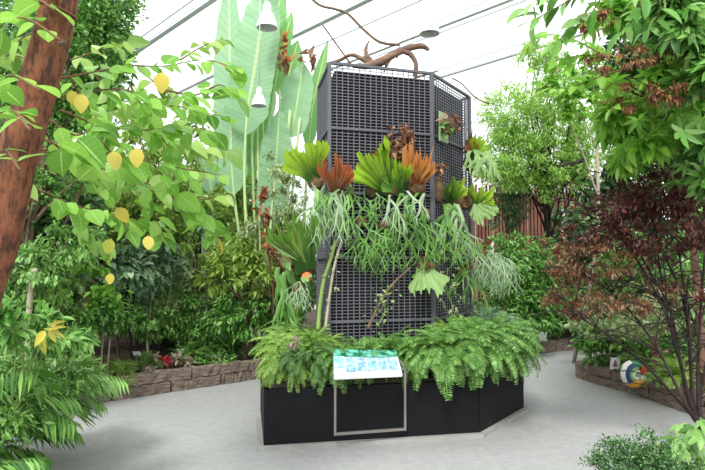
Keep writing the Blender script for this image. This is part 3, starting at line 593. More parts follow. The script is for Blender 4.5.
# climbing stems
def vine(name, label, cat, pts, r, m_, leafm=None, ls=.04, nl=40, tpl=TO, zmin=.5, sp=.05, base=None):
    P0 = [P(*p) for p in pts]
    t = thing(name, label, cat, P0[0] if base is None else base); pp = bez(P0, 8); MB().tube(pp, np.linspace(r, r * .7, len(pp)), 7).build('stem', M[m_], t)
    if leafm:
        i = rng.integers(0, len(pp), nl); p = pp[i] + rng.normal(size=(nl, 3)) * sp; d = rng.normal(size=(nl, 3)); d[:, 1] -= .5; up = rng.normal(size=(nl, 3)) * .4 + A(0, -.6, .6)
        MB().leaves(tpl, p, d, up, ls * (.7 + rng.random(nl) * .6)).build('foliage', LM[leafm], t)
    return t
vine('climbing_cactus', 'thick green climbing stem rising at the left front corner of the tower', 'climber', [(318, 330, 5.62), (320, 305, 5.66), (324, 280, 5.68), (332, 255, 5.7), (335, 240, 5.72)], .022, 'greenstem', 'pale', .035, 16, sp=.03)
vine('climbing_cactus', 'second climbing stem close right of the thick green stem', 'climber', [(325, 330, 5.65), (329, 300, 5.7), (334, 268, 5.7), (342, 236, 5.72), (340, 215, 5.74)], .016, 'palebark', 'pale', .04, 22, sp=.03)
vine('climbing_vine', 'diagonal brown stem climbing to the ruffled pale frond', 'climber', [(368, 328, 5.75), (380, 303, 5.82), (393, 284, 5.86), (410, 268, 5.9)], .016, 'bark', 'fern', .04, 14)
vine('creeping_vine', 'small round leaved creeper at the foot of the diagonal stem', 'climber', [(378, 326, 5.76), (385, 310, 5.8), (380, 298, 5.82), (392, 292, 5.84)], .006, 'greenstem', 'pale', .045, 45, sp=.06)
vine('creeping_vine', 'small leaved creeper trailing beside the ruffled pale frond', 'climber', [(450, 324, 6.3), (452, 305, 6.3), (446, 288, 6.25), (448, 268, 6.25)], .006, 'greenstem', 'pale', .05, 60, sp=.07)

# planter ferns
def fern(label, base, n, L, leaf, tpls, az=None, name='fern', em=(-.3, .7), spread=.06, grp=None):
    t = thing(name, label, 'fern', base, grp); rosette(MB(), A(*base), int(n * 1.5), L * .82, tpls, emin=em[0], emax=em[1], spread=spread, az=az).build('fronds', LM[leaf], t)
    MB().lathe(A(base[0], base[1], base[2] - .03), [(.0, 0), (.05, .0), (.06, .03), (.04, .07), (0, .09)], 10).build('crown', M['moss_ball'], t); return t
z0 = .63
fern('light feathery fern spilling over the left corner of the planter', (-.58, 5.34, z0), 160, .34, 'fernlight', [TFfine, TF2])
fern('light feathery fern at the left side of the planter behind the corner', (-.66, 5.75, z0 + .08), 160, .36, 'fernlight', [TFfine, TF1])
fern('feathery fern on the planter rear left below the tower', (-.66, 6.3, z0 + .12), 120, .38, 'fernlight', [TFfine, TF1])
fern('dark green striped rosette fern at the front left of the planter', (-.42, 5.22, z0 + .09), 70, .30, 'ferndark', [TF2, TF1])
fern('mid green fern just left of the information board', (-.16, 5.30, z0 + .03), 110, .36, 'fern', [TF2, TF1])
fern('light green fern between the tower and the left planter corner', (-.38, 5.58, z0 + .12), 120, .34, 'fernlight', [TFfine, TF3])
fern('low fern behind the left half of the information board', (.12, 5.45, z0 + .05), 90, .32, 'fern', [TF1, TF3])
fern('low fern behind the right half of the information board', (.40, 5.50, z0 + .06), 90, .34, 'fern', [TF1, TF3])
fern('drooping fern right beside the information board', (.68, 5.50, z0 + .06), 130, .42, 'fern', [TF1, TF2])
fern('long drooping fern over the front edge, right of the board', (.90, 5.48, z0 + .07), 160, .53, 'fern', [TF2, TF1])
fern('large drooping fern over the front right corner of the planter', (1.20, 5.60, z0 + .08), 190, .58, 'fern', [TF2, TF1])
fern('large drooping fern over the angled right side of the planter', (1.48, 5.98, z0 + .08), 190, .56, 'fern', [TF2, TF1])
fern('bushy fern at the far right corner of the planter', (1.60, 6.42, z0 + .12), 160, .47, 'fern', [TF2, TF1])
fern('upright fern at the foot of the angled tower face', (1.1, 6.05, z0 + .10), 120, .42, 'fernlight', [TF1, TF3])
fern('pale silvery fern behind the far right corner of the planter', (1.62, 6.95, z0 + .12), 120, .46, 'bluegreen', [TF1, TF3])
fern('small dark fern at the tower foot right of the diagonal stem', (.55, 5.78, z0 + .05), 60, .30, 'ferndark', [TF1, TF3])
fern('low fern spilling below the information board over the planter rim', (.15, 5.26, z0), 60, .26, 'fern', [TF2])
t = thing('fuzzy_seed_head', 'pale grey fuzzy tuft among the ferns at the planter left', 'plant', P(294, 345, 5.3)); curls(MB(), (294, 343), 5, 60, .035, d=5.25).build('tuft', LM['pink'], t)
curls(MB(), (486, 333), 7, 40, .06, d=5.9).build('dried_leaf_clump', LM['driedpink'], org=P(486, 337, 5.9)); tag(bpy.data.objects['dried_leaf_clump'], 'small tan dried leaf clump among the right planter ferns', 'dried leaves')

def at0(u, v, d): p = P(u, v, d); p[2] = .2; return p
# ================================================================== LEFT SIDE
# foreground tree
t = thing('foreground_tree', 'leaning tree with smooth reddish brown trunk at the left edge', 'tree', P(-62, 670, 2.2) * A(1, 1, 0) + A(0, 0, .2))
tp = [P(-66, 670, 2.2) * A(1, 1, 0) + A(0, 0, .2), P(-48, 420, 2.2), P(-22, 300, 2.2), P(-2, 240, 2.2), P(14, 170, 2.2), P(34, 100, 2.2), P(52, 36, 2.2), P(61, -10, 2.2), P(76, -120, 2.25), P(90, -260, 2.3)]
pp = bez(tp, 8); MB().tube(pp, np.interp(np.linspace(0, 1, len(pp)), [0, .4, .8, 1], [.085, .075, .066, .05]), 20).build('trunk', M['redbark'], t)
# wire ring
i0 = np.argmin(np.abs(pp[:, 2] - P(60, 14, 2.2)[2])); c = pp[i0]; ax = nrm(pp[i0 + 1] - pp[i0 - 1]); xx = nrm(np.cross(ax, A(0, 1, 0))); yy = np.cross(ax, xx); th = np.linspace(0, 2 * PI, 25)
MB().tube([c + (xx * math.cos(q) + yy * math.sin(q)) * .073 + ax * .012 * math.cos(q) for q in th], .0035, 6).build('wire_ring', M['wire'], t)
MB().lathe(P(62, 43, 2.13), [(0, -.012), (.014, -.008), (.016, .0), (.01, .01), (0, .012)], 10).build('knot', M['bark'], t)
def sprig(mb, lf, px, d, dl, size, tpl, r=.004, nl=18, dd=0, up=(0, -.35, 1), side=.9, ylf=None, yp=.0):
    """a twig given by pixels at distance d..d+dd with alternate leaves along it"""
    pts = [P(u, v, d + dd * i / max(1, len(px) - 1)) for i, (u, v) in enumerate(px)]; q = bez(pts, 8); mb.tube(q, np.linspace(r * 1.6, r * .5, len(q)), 5)
    tt = np.linspace(.15, 1, nl) * (len(q) - 1); pos = np.array([q[int(x)] + (q[min(len(q) - 1, int(x) + 1)] - q[int(x)]) * (x % 1) for x in tt]); tn = nrm(np.gradient(q, axis=0))[tt.astype(int)]
    s = np.where(np.arange(nl) % 2 == 0, 1, -1)[:, None]; perp = nrm(np.cross(tn, A(0, -.5, 1)))
    dv = tn * .5 + perp * s * side + rng.normal(size=(nl, 3)) * .35; dv[:, 2] -= .25; uu = np.array(up)[None] + rng.normal(size=(nl, 3)) * .45
    sz = size * (.65 + .6 * rng.random(nl)); y = rng.random(nl) < yp
    lf.leaves(tpl, pos[~y], dv[~y], uu[~y], sz[~y])
    if ylf is not None and y.any(): ylf.leaves(tpl, pos[y], dv[y], uu[y], sz[y])
tw_ = MB(); lf = MB(); lf2 = MB(); yl = MB(); TOc2 = T_ovate(.55, 6, .3, .75, .12, stalk=.08)
for px, nl, d in [([(62, 78), (95, 72), (130, 66), (165, 66), (205, 60), (240, 70)], 30, 2.35), ([(50, 100), (85, 92), (125, 90), (150, 102), (185, 108), (228, 118)], 30, 2.3),
                  ([(60, 110), (100, 125), (140, 130), (175, 128), (215, 132)], 26, 2.5), ([(30, 150), (60, 150), (100, 152), (140, 160), (180, 168), (225, 176)], 30, 2.4),
                  ([(20, 120), (50, 140), (80, 170), (110, 200), (130, 235)], 22, 2.2), ([(100, 140), (130, 175), (150, 205), (165, 240)], 20, 2.8), ([(150, 160), (175, 190), (200, 215), (215, 235)], 18, 3.0),
                  ([(40, 190), (75, 205), (115, 215), (150, 225)], 18, 2.9), ([(130, 85), (150, 120), (170, 150), (190, 185)], 20, 2.7), ([(60, 60), (90, 110), (120, 145)], 16, 2.6), ([(165, 90), (195, 95), (220, 85), (238, 98)], 16, 2.4)]:
    sprig(tw_, lf, px, d, 0, .105 * d / 2.3, TOb, .0035, nl, .5, ylf=yl, yp=.04)
for px, nl, d in [([(60, 40), (30, 20), (8, 20), (-10, 40)], 9, 1.9), ([(40, 90), (10, 75), (-5, 90)], 8, 1.8), ([(30, 130), (12, 110), (-8, 118)], 9, 1.7), ([(55, 10), (30, -5), (0, -10)], 8, 2.0), ([(20, 170), (5, 150), (-10, 160)], 5, 1.8), ([(50, 120), (75, 135), (95, 128)], 6, 1.9), ([(45, 140), (70, 150), (95, 165)], 6, 1.85)]:
    sprig(tw_, lf, px, d, 0, .12 * d / 1.9, TOb, .003, nl, .2)
for (u, v, s_) in [(83, 98, .12), (72, 95, .09), (86, 150, .12), (113, 155, .12), (137, 152, .12), (162, 76, .13), (112, 243, .1), (148, 240, .09), (110, 278, .07)]:
    yl.leaves(TOb, P(u, v - 6, 2.2)[None], A(rng.normal() * .3, -.1, -1)[None], A(.2, -1, .3)[None], A(s_ * .7))
for px, nl, d in [([(90, 70), (120, 100), (150, 95)], 12, 2.9), ([(140, 70), (170, 95), (200, 110)], 14, 3.1), ([(180, 60), (205, 45), (225, 40)], 10, 2.8), ([(90, 160), (125, 185), (160, 180)], 14, 3.2), ([(150, 190), (190, 200), (228, 195)], 14, 3.2), ([(60, 200), (85, 235), (110, 250)], 12, 3.2),
                  ([(120, 110), (150, 130), (185, 145)], 14, 3.3), ([(170, 130), (200, 150), (232, 150)], 14, 3.2), ([(30, 60), (10, 55), (-5, 60)], 7, 2.6), ([(40, 30), (20, 40), (5, 60)], 8, 2.5), ([(30, 180), (10, 190), (-5, 210)], 7, 2.6), ([(70, 60), (100, 50), (130, 40)], 10, 3.0), ([(20, 90), (35, 70), (30, 40)], 8, 2.6), ([(80, 120), (110, 110), (135, 112)], 12, 3.0)]:
    sprig(tw_, lf2, px, d, 0, .095 * d / 2.3, TOc2, .003, nl, .3)
tw_.build('twigs', M['twig'], t); lf.build('foliage', LM['veined'], t); lf2.build('rear_foliage', LM['fernlight'], t); yl.build('yellow_leaves', LM['yellowleaf'], t, label='yellowing leaves')

shrub('dense_tree', 'dense fine-leaved dark green tree behind the reddish trunk, upper left', 'tree', (-3.6, 6.4, .21),
      [cl(20, 60, 6.2, 60, 70, 4200), cl(100, 40, 6.0, 32, 50, 2600), cl(80, 110, 6.2, 45, 45, 2400), cl(45, 170, 6.3, 50, 50, 1600), cl(92, 5, 6.1, 48, 36, 2200)], 'mid', .075, TS, 'bark', .07, path=[P(20, 300, 6.4), P(40, 180, 6.3), P(60, 60, 6.2)], k=6)
shrub('broadleaf_tree', 'yellow green small-leaved tree at the left, behind the leafy twigs', 'tree', (-3.3, 8.6, .21),
      [cl(165, 205, 8.2, 50, 32, 1500), cl(120, 190, 8, 50, 35, 1600), cl(190, 150, 8.4, 26, 40, 800), cl(150, 140, 8.4, 24, 28, 500)], 'yellowgreen', .10, TO, 'bark', .05, k=6)
shrub('broadleaf_shrub', 'dark shrub with grey green broad leaves in the middle of the left bed', 'shrub', (-2.9, 7.6, .21),
      [cl(118, 265, 7.4, 32, 26, 300), cl(150, 262, 7.8, 30, 24, 220), cl(75, 265, 7.2, 34, 32, 300)], 'bluegreen', .17, TO, 'darkbark', .03)
shrub('dark_shrub', 'dark green leafy shrub on the far left behind the trunk', 'shrub', (-3.9, 6.6, .21),
      [cl(30, 235, 6.6, 50, 48, 1400), cl(-10, 280, 6.3, 55, 55, 1100), cl(70, 215, 7, 40, 36, 900)], 'dark', .12, TO, 'darkbark', .04)
shrub('leafy_shrub', 'light green shrub with drooping leaves left of the dark gap', 'shrub', (-3.4, 6.5, .21),
      [cl(35, 275, 5.8, 45, 30, 700), cl(70, 245, 6.0, 34, 24, 500)], 'fern', .10, TOl, 'twig', .02, droop=.7)
shrub('low_shrub', 'low mid green shrub in the left bed above the orange brown leaves', 'shrub', (-3.1, 7.3, .21),
      [cl(100, 315, 7.0, 36, 22, 1100), cl(60, 322, 6.6, 36, 24, 900)], 'mid', .10, TOl, 'twig', .015, droop=.6)
shrub('low_shrub', 'low grey green shrub in the left bed above the caladiums', 'shrub', (-2.3, 8.2, .21),
      [cl(150, 318, 7.9, 34, 22, 1000), cl(182, 295, 8.3, 26, 24, 700), cl(200, 330, 8.3, 24, 16, 600)], 'fern', .10, TOl, 'twig', .015, droop=.5)
shrub('small_tree', 'slim small tree with pale stem in the left bed', 'tree', (-2.75, 7.75, .21),
      [cl(148, 285, 7.8, 22, 18, 300), cl(158, 268, 7.8, 20, 14, 240)], 'bluegreen', .12, TOl, 'palebark', .022, path=[P(147, 330, 7.8), P(148, 290, 7.8)])
t = thing('cut_stem', 'bare pale leaning stem at the left, below the trunk', 'stem', P(24, 360, 5.6) * A(1, 1, 0) + A(0, 0, .21)); MB().tube(bez([P(24, 360, 5.6) * A(1, 1, 0) + A(0, 0, .21), P(30, 300, 5.6), P(35, 268, 5.6)], 6), .03, 8).build('stem', M['palebark'], t)
shrub('yellow_shrub', 'yellow green tufted podocarpus like shrub left of the tower', 'shrub', (-1.55, 8.4, .21),
      [cl(240, 255, 7.9, 26, 22, 420), cl(222, 275, 7.8, 22, 18, 300), cl(258, 275, 7.9, 22, 20, 300)], 'yellowgreen', .16, TSn, 'rustbark', .035, droop=.6, part='trunk')
shrub('green_shrub', 'green strappy shrub under the yellow green tufted one', 'shrub', (-1.25, 8.5, .21),
      [cl(238, 310, 8.1, 34, 26, 900), cl(275, 300, 8.2, 30, 34, 900), cl(300, 260, 8.4, 26, 40, 700)], 'mid', .13, TSn, 'darkbark', .02, droop=.4)
shrub('broadleaf_shrub', 'dark green plant with large leaves right of the caladiums', 'shrub', (-1.9, 8.6, .21),
      [cl(205, 345, 8.2, 18, 14, 120), cl(190, 325, 8.3, 16, 12, 80)], 'mid', .22, TO, 'twig', .015)
shrub('yellow_shrub', 'yellow green shrub among the travellers palm leaves', 'shrub', (-1.9, 9.2, .21),
      [cl(225, 215, 8.9, 26, 26, 600), cl(250, 195, 9.0, 24, 24, 400), cl(268, 235, 8.8, 22, 28, 400)], 'yellowgreen', .12, TO, 'palebark', .025)
shrub('brown_twiggy_shrub', 'brown and green twiggy plant between the yellow shrub and the tower', 'shrub', (-.9, 8.6, .21),
      [cl(283, 255, 8.0, 16, 36, 260), cl(268, 290, 8.0, 16, 24, 160)], 'russet', .09, TO, 'darkbark', .015)
shrub('leafy_shrub', 'pale green airy shrub right of the grey green broadleaf, left bed', 'shrub', (-2.5, 8.4, .21),
      [cl(185, 262, 8.2, 22, 20, 420), cl(205, 285, 8.3, 20, 18, 360), cl(165, 300, 8.1, 18, 14, 260)], 'pale', .10, TOl, 'twig', .015, droop=.5)
shrub('leafy_shrub', 'yellow green shrub glowing between the twigs and the dark hedge', 'shrub', (-3.2, 7.9, .21),
      [cl(95, 232, 7.8, 36, 22, 700), cl(60, 200, 7.6, 30, 26, 560), cl(135, 232, 8.0, 26, 16, 360)], 'fernlight', .10, TO, 'twig', .02, droop=.4)
t = thing('bamboo_stems', 'cluster of thin pale upright stems in the dark gap of the left bed', 'stems', at0(95, 345, 7.0))
for u in (78, 84, 90, 95, 101, 107): MB().tube(bez([at0(u, 345, 7.0 + rng.normal() * .1), P(u + rng.normal() * 3, 320, 7.0), P(u + rng.normal() * 6, 300, 7.0)], 5), .010, 6).build('stem', M['palebark'], t)
shrub('broadleaf_shrub', 'bright leaved plant in the middle of the left bed over the cut stem', 'shrub', (-3.3, 7.0, .21),
      [cl(60, 285, 6.6, 26, 16, 160), cl(110, 295, 6.9, 26, 14, 160), cl(85, 262, 6.8, 24, 14, 120)], 'bright', .12, TO, 'twig', .012, droop=.4)
shrub('broadleaf_shrub', 'light green plant in front of the dark hedge left of the pale post', 'shrub', (-2.4, 8.3, .21),
      [cl(180, 235, 8.1, 26, 18, 260), cl(215, 245, 8.2, 18, 22, 220), cl(185, 210, 8.2, 26, 16, 220)], 'lime', .12, TO, 'twig', .012, droop=.4)
shrub('pale_shrub', 'pale tangled plant between the palm stalks and the lime staghorn', 'shrub', (-.75, 8.0, .21),
      [cl(290, 200, 7.5, 16, 30, 420), cl(275, 175, 7.8, 14, 20, 200), cl(300, 235, 7.4, 14, 26, 260), cl(250, 225, 7.8, 16, 16, 200)], 'pale', .09, TOl, 'twig', .014, droop=.4)
shrub('brown_twiggy_shrub', 'reddish brown leafed stem left of the large dark staghorn fan', 'shrub', (-1.1, 7.9, .21),
      [cl(262, 205, 7.3, 7, 24, 90), cl(270, 240, 7.3, 8, 14, 50)], 'coleus', .10, TO, 'twig', .012, droop=.6)
# backdrop of the left side
shrub('background_tree', 'large dark background tree on the far left behind the beds', 'tree', (-6.5, 10.5, .21),
      [cl(20, 190, 10.5, 90, 95, 2200), cl(110, 225, 11, 75, 60, 1900), cl(40, 60, 11, 80, 80, 1500)], 'dark', .26, TO, 'darkbark', .09)
shrub('background_tree', 'dark background tree behind the pale post at left', 'tree', (-3.6, 11.5, .21),
      [cl(190, 240, 11.5, 55, 50, 1300), cl(240, 250, 11.8, 50, 55, 1300), cl(170, 300, 11.4, 80, 40, 1300), cl(285, 270, 11.8, 40, 60, 1200)], 'dark', .22, TO, 'darkbark', .06)
shrub('background_hedge', 'dark low hedge behind the left bed plants', 'hedge', (-4.2, 8.9, .21),
      [cl(60, 300, 8.9, 75, 36, 1700, .8), cl(180, 310, 9.6, 75, 34, 1600, .8), cl(-40, 290, 8.2, 60, 50, 900)], 'dark', .15, TO, 'darkbark', .03)

# travellers palm
def paddle(parent, pts, wpx, leaf, d, blade0=.35, prof=None, lean=0, tw=0.0, name='leaf_blade', stalk=.03, cup=.18):
    """long paddle leaf: pixel path of its midrib from the foot to the tip; the blade starts at share blade0"""
    q = bez([P(u, v, d + lean * i / (len(pts) - 1)) for i, (u, v) in enumerate(pts)], 14); n = len(q); t_ = nrm(np.gradient(q, axis=0)); i0 = int(n * blade0); w = wpx * d / F / 2; G = []
    for i in range(i0, n):
        s = (i - i0) / (n - 1 - i0); ww = w * min(1, (s / .12) ** .6 if s > 0 else .02) * max(.02, 1 - max(0, (s - .55) / .45) ** 2.2); x = nrm(np.cross(t_[i], A(math.sin(tw), -math.cos(tw), 0))); x = -x if x[0] < 0 else x; z = np.cross(x, t_[i]); z = z if z[1] < 0 else -z
        G.append([q[i] + x * ww * r_ + z * (cup * ww * abs(r_) + .02 * math.sin(i * 2.1 + r_ * 3) * abs(r_)) for r_ in np.linspace(-1, 1, 13)])
    o = MB().grid(np.array(G)).build(name, LM[leaf], parent); MB().tube(q[:i0 + 10], np.linspace(stalk, stalk * .5, i0 + 10), 7).build('leaf_stalk', M['palestalk'], parent); return o
M['palestalk'] = mat('pale_green_stalk', (172, 196, 128), (188, 208, 148), scale=6, rough=.55)
tb = P(262, 372, 8.6) * A(1, 1, 0) + A(0, 0, .21)
t = thing('travellers_palm', 'tall pale green travellers palm with long paddle leaves behind the tower left', 'palm', tb)
for pts, w, leaf, d, b0, ln in [([(256, 340), (240, 240), (232, 170), (230, 80), (229, -30)], 33, 'banana', 8.4, .42, 0), ([(260, 340), (246, 220), (246, 130), (256, 60), (270, -30)], 48, 'banana', 8.2, .48, 0), ([(262, 340), (262, 240), (252, 150), (268, 60), (284, -20)], 26, 'bananagreen', 8.9, .5, 0),
                               ([(264, 340), (268, 260), (272, 210), (276, 160), (280, 108)], 32, 'banana', 8.3, .45, 0), ([(268, 340), (282, 240), (284, 170), (296, 110), (303, 62)], 34, 'banana', 8.5, .62, 0), ([(266, 340), (268, 230), (270, 130), (280, 60), (292, 12)], 18, 'bananagreen', 8.7, .62, 0),
                               ([(270, 340), (300, 250), (308, 150), (314, 100), (328, 40)], 14, 'bananagreen', 8.9, .5, 0), ([(258, 340), (242, 260), (236, 200), (246, 140), (238, 90)], 30, 'bananagreen', 9.2, .45, 0), ([(264, 340), (258, 220), (256, 160), (262, 110), (272, 80)], 26, 'banana', 9.2, .45, 0), ([(268, 340), (276, 200), (284, 120), (288, 80), (298, 40)], 22, 'bananagreen', 9.3, .6, 0),
                               ([(256, 340), (226, 250), (212, 190), (200, 150)], 26, 'banana', 9.0, .45, 0)]:
    paddle(t, pts, w, leaf, d, b0, lean=ln, tw=random.uniform(-.3, .3))
for (u0, u1, v1, r) in [(258, 250, 92, .02), (262, 256, 70, .018), (268, 290, 110, .02), (272, 300, 118, .02), (266, 262, 60, .016), (270, 280, 90, .018)]: MB().tube(bez([P(u0, 350, 8.5), P((u0 + u1) / 2 + 1, 240, 8.45), P(u1, v1, 8.4)], 8), r, 6).build('leaf_stalk', M['palestalk'], t)
b = MB(); q = tb; b.tube([tb, tb + A(-.03, 0, .35), tb + A(0, 0, .75)], [.14, .12, .10], 12); b.build('trunk', M['bark'], t)
for i, (u, v, h) in enumerate([(286, 50, .11), (306, 55, .1), (280, 62, .07)]): curls(MB(), (u, v), 6, 14, .13, d=8.3, sq=1.6).build('dry_bract', LM['orange' if i == 0 else 'driedpink'], t)
# small edge plants
def tuft(name, label, cat, base, n, L, tpls, leaf, em=(-.2, .9), spread=.04, az=None):
    o = rosette(MB(), A(*base), int(n * 1.5), L * .82, tpls, emin=em[0], emax=em[1], spread=spread, az=az).build(name, LM[leaf], org=base); tag(o, label, cat); return o
def at(u, v, d, z=None): p = P(u, v, d); p[2] = p[2] if z is None else z; return p
tuft('spider_plant', 'light green spider plant on the long upper sleeper', 'plant', at(120, 372, 7.0, .27), 120, .26, [TSt, TStd], 'fernlight')
tuft('spider_plant', 'small spider plant offset hanging in front of the sleepers', 'plant', at(126, 385, 6.78, .2), 50, .15, [TStd, TSt], 'fernlight')
tuft('spider_plant', 'pale spider plant near the left sleeper gap', 'plant', at(90, 378, 6.6, .27), 90, .24, [TSt, TStd], 'pale')
tuft('grassy_plant', 'pale striped grassy plant beside foreground palm and sleepers', 'plant', at(62, 378, 6.1, .27), 120, .34, [TSt, TStd], 'pale')
tuft('small_fern', 'small bright fern right of the spider plant in the left bed', 'fern', at(146, 362, 7.5, .24), 60, .28, [TF1, TF3], 'fern')
tuft('small_fern', 'low fern beyond the caladiums in the left bed', 'fern', at(190, 350, 8.0, .25), 80, .34, [TF1, TF3], 'fern')
tuft('grassy_plant', 'upright green grassy clump near the black planter, left bed', 'plant', at(232, 350, 8.4, .25), 110, .55, [TStu, TSt], 'mid')
tuft('agave', 'upright green rosette with broad pointed leaves behind caladiums', 'plant', at(188, 330, 8.9, .4), 26, .5, [T_strap(.13, 1.2, .5)], 'mid', em=(.2, .8))
def lowplant(name, label, px, d, leaf, n, ru, rv, size, tpl=TO):
    base = at(px[0], px[1], d, .22); t = thing(name, label, 'plant', base); c = at(px[0], px[1], d, .22 + rv * d / F * .9); fo = [(c, A(ru * d / F, ru * d / F * .8, rv * d / F), n)]
    foliage(MB(), tpl, fo, size, droop=.1, upw=1.4).build('foliage', LM[leaf], t); limbs(MB(), [base, c], sprout(fo, 3), .008).build('stems', M['twig'], t); return t
lowplant('orange_leaved_plant', 'low plant with orange brown leaves beside the spider plant', (108, 370), 7.05, 'coleus', 120, 12, 6, .08)
lowplant('caladium', 'pinkish grey leaved caladium behind the left sleepers', (152, 360), 7.5, 'pink', 90, 13, 8, .10)
lowplant('caladium', 'caladium with a vivid red heart of leaves in left bed', (164, 357), 7.55, 'red', 34, 6, 6, .09)
lowplant('caladium', 'pale pink caladium right of the vivid red one', (180, 358), 7.75, 'pink', 90, 12, 6, .10)
lowplant('variegated_plant', 'cream variegated bushy plant right of the pale post', (204, 320), 8.9, 'pale', 420, 20, 22, .11)
lowplant('low_groundcover', 'green ground cover next to the black planter, left bed', (215, 362), 8.0, 'fern', 200, 20, 5, .08)
lowplant('low_groundcover', 'pale green ground cover at the foot of the foreground palm', (75, 385), 6.6, 'fernlight', 160, 14, 5, .07)
# labels
def plabel(label, u, v, d, z, w=.10, h=.06, mt='white'):
    p = at(u, v, d, z); t = thing('plant_label', label, 'plant label', A(p[0], p[1], .2)); MB().obox(p, A(w / 2, 0, 0), A(0, .002, 0), A(0, -.02, h / 2)).build('card', M[mt], t, smooth=False)
    MB().tube([A(p[0], p[1] + .004, .17), p + A(0, .004, 0)], .003, 6).build('stake', M['steel'], t); return t
plabel('white plant label standing at the left end of the caladiums', 137, 344, 7.4, .46)
plabel('white plant label above the vivid red caladium', 181, 347, 7.9, .42)
plabel('white plant label half hidden by foreground palm at left', 68, 351, 6.0, .6, .12, .07)
plabel('white plant label lowest at the far left behind palm fronds', 28, 369, 5.0, .62, .10, .06)
plabel('white plant label near the planter left side', 214, 360, 8.1, .3)
# foreground palm, lower left
def palm(label, base, fr, leaf, tpl, L, name='foreground_palm', cat='palm', st='greenstem'):
    t = thing(name, label, cat, base); base = A(*base)
    for i, (a, e_, s_) in enumerate(fr):
        d = A(math.cos(a) * math.cos(e_), math.sin(a) * math.cos(e_), math.sin(e_)); up = A(-math.cos(a) * math.sin(e_), -math.sin(a) * math.sin(e_), math.cos(e_))
        MB().leaves(tpl[i % len(tpl)], (base + A(0, 0, .02 * (i % 5)))[None], d[None], up[None], A(L * s_)).build('frond', LM[leaf], t)
    return t
TPm = T_frond(30, .8, -1.0, .30, .028, .18, .5, .7, .008, tip=.3, jit=.3); TPm2 = T_frond(26, 1.1, -.6, .30, .03, .2, .5, .7, .008, tip=.3, jit=.3)
r_ = random.Random(3)
palm('feathery green palm filling the bottom left corner', (-2.6, 3.6, .22), [(r_.uniform(-PI, PI), r_.uniform(0, .6), r_.uniform(.7, 1.1)) for _ in range(34)], 'mid', [TPm, TPm2], 1.05)
palm('light green feathery palm at the left edge near the path', (-2.75, 4.5, .22), [(r_.uniform(-PI, PI), r_.uniform(.1, .7), r_.uniform(.7, 1.1)) for _ in range(30)], 'fern', [TPm, TPm2], 1.05)
palm('low dark palm clump cut by the bottom left of the photo', (-1.95, 2.75, .0 + .22), [(r_.uniform(-PI, PI), r_.uniform(-.1, .6), r_.uniform(.6, 1.0)) for _ in range(34)], 'mid', [TPm, TPm2], .82)
shrub('foreground_shrub', 'bright leafy foreground shrub with two yellow leaves, left edge', 'shrub', (-2.3, 3.4, .22),
      [cl(45, 330, 3.5, 34, 24, 150), cl(15, 320, 3.3, 30, 30, 120), cl(70, 340, 3.7, 20, 16, 60)], 'mid', .11, TOl, 'greenstem', .012, droop=.5, extra=[('yellow_leaves', 'yellowleaf', [cl(42, 330, 3.3, 10, 9, 4)], .15, TOl)])
shrub('foreground_shrub', 'fine leaved shrub at the left edge above bottom corner', 'shrub', (-2.6, 3.9, .22),
      [cl(20, 365, 3.9, 45, 34, 900), cl(70, 372, 4.3, 30, 26, 500), cl(5, 415, 3.5, 45, 40, 700)], 'fern', .075, TSn, 'greenstem', .012, droop=.3)

# ================================================================== RIGHT SIDE
shrub('feathery_tree', 'airy light green tree right of the tower', 'tree', (3.6, 11.6, .21),
      [cl(520, 115, 9.6, 38, 34, 2600), cl(510, 160, 9.6, 34, 28, 2200), cl(550, 170, 9.8, 34, 30, 2000), cl(560, 110, 9.8, 30, 44, 2200), cl(545, 60, 9.6, 26, 26, 900), cl(585, 150, 9.8, 26, 40, 1500)], 'lime', .11, TSn, 'darkbark', .05, path=[P(548, 260, 10.6), P(545, 200, 10), P(552, 120, 9.8)], k=7, droop=.3)
shrub('slender_tree', 'slender pale trunked tree in front of the feathery tree', 'tree', (3.2, 8.3, .19),
      [cl(590, 70, 7.4, 26, 24, 420), cl(575, 100, 7.4, 20, 18, 260), cl(560, 85, 7.3, 18, 12, 160)], 'bright', .12, TO, 'palebark', .028, path=[P(596, 250, 7.6), P(597, 150, 7.5), P(592, 70, 7.4), P(585, 40, 7.4)], part='trunk')
MB().tube(bez([P(548, 240, 10.4), P(546, 195, 10), P(541, 150, 9.6), P(556, 166, 9.5), P(584, 160, 9.5)], 8), .035, 8).build('limb', M['darkbark'], bpy.data.objects['feathery_tree'])
shrub('round_shrub', 'round dense dark green bush beyond the tower right edge', 'shrub', (3.1, 11.4, .21),
      [cl(505, 205, 10.4, 24, 26, 1800)], 'dark', .09, TSn, 'bark', .05, path=[P(514, 290, 10.6), P(507, 215, 10.4)], k=8)
shrub('green_shrub', 'large bright green shrub between the tower and the russet shrub', 'shrub', (2.9, 10.9, .21),
      [cl(512, 262, 9.8, 34, 30, 1500), cl(530, 305, 9.8, 28, 30, 1400), cl(500, 300, 9.6, 26, 34, 1200), cl(545, 265, 10.2, 22, 26, 700)], 'mid', .13, TOl, 'twig', .02)
shrub('low_shrub', 'pale green low shrub behind the far sleepers', 'shrub', (3.7, 11.3, .21),
      [cl(548, 318, 10.8, 22, 20, 600), cl(575, 310, 11.2, 22, 24, 500)], 'fern', .12, TO, 'twig', .015)
shrub('background_tree', 'dark background tree behind the maroon shrub', 'tree', (6.2, 12.5, .21),
      [cl(600, 260, 12, 60, 60, 1500), cl(680, 230, 12, 50, 90, 1500), cl(640, 320, 11, 80, 34, 1300), cl(610, 190, 12.5, 35, 30, 500)], 'dark', .24, TO, 'darkbark', .08)
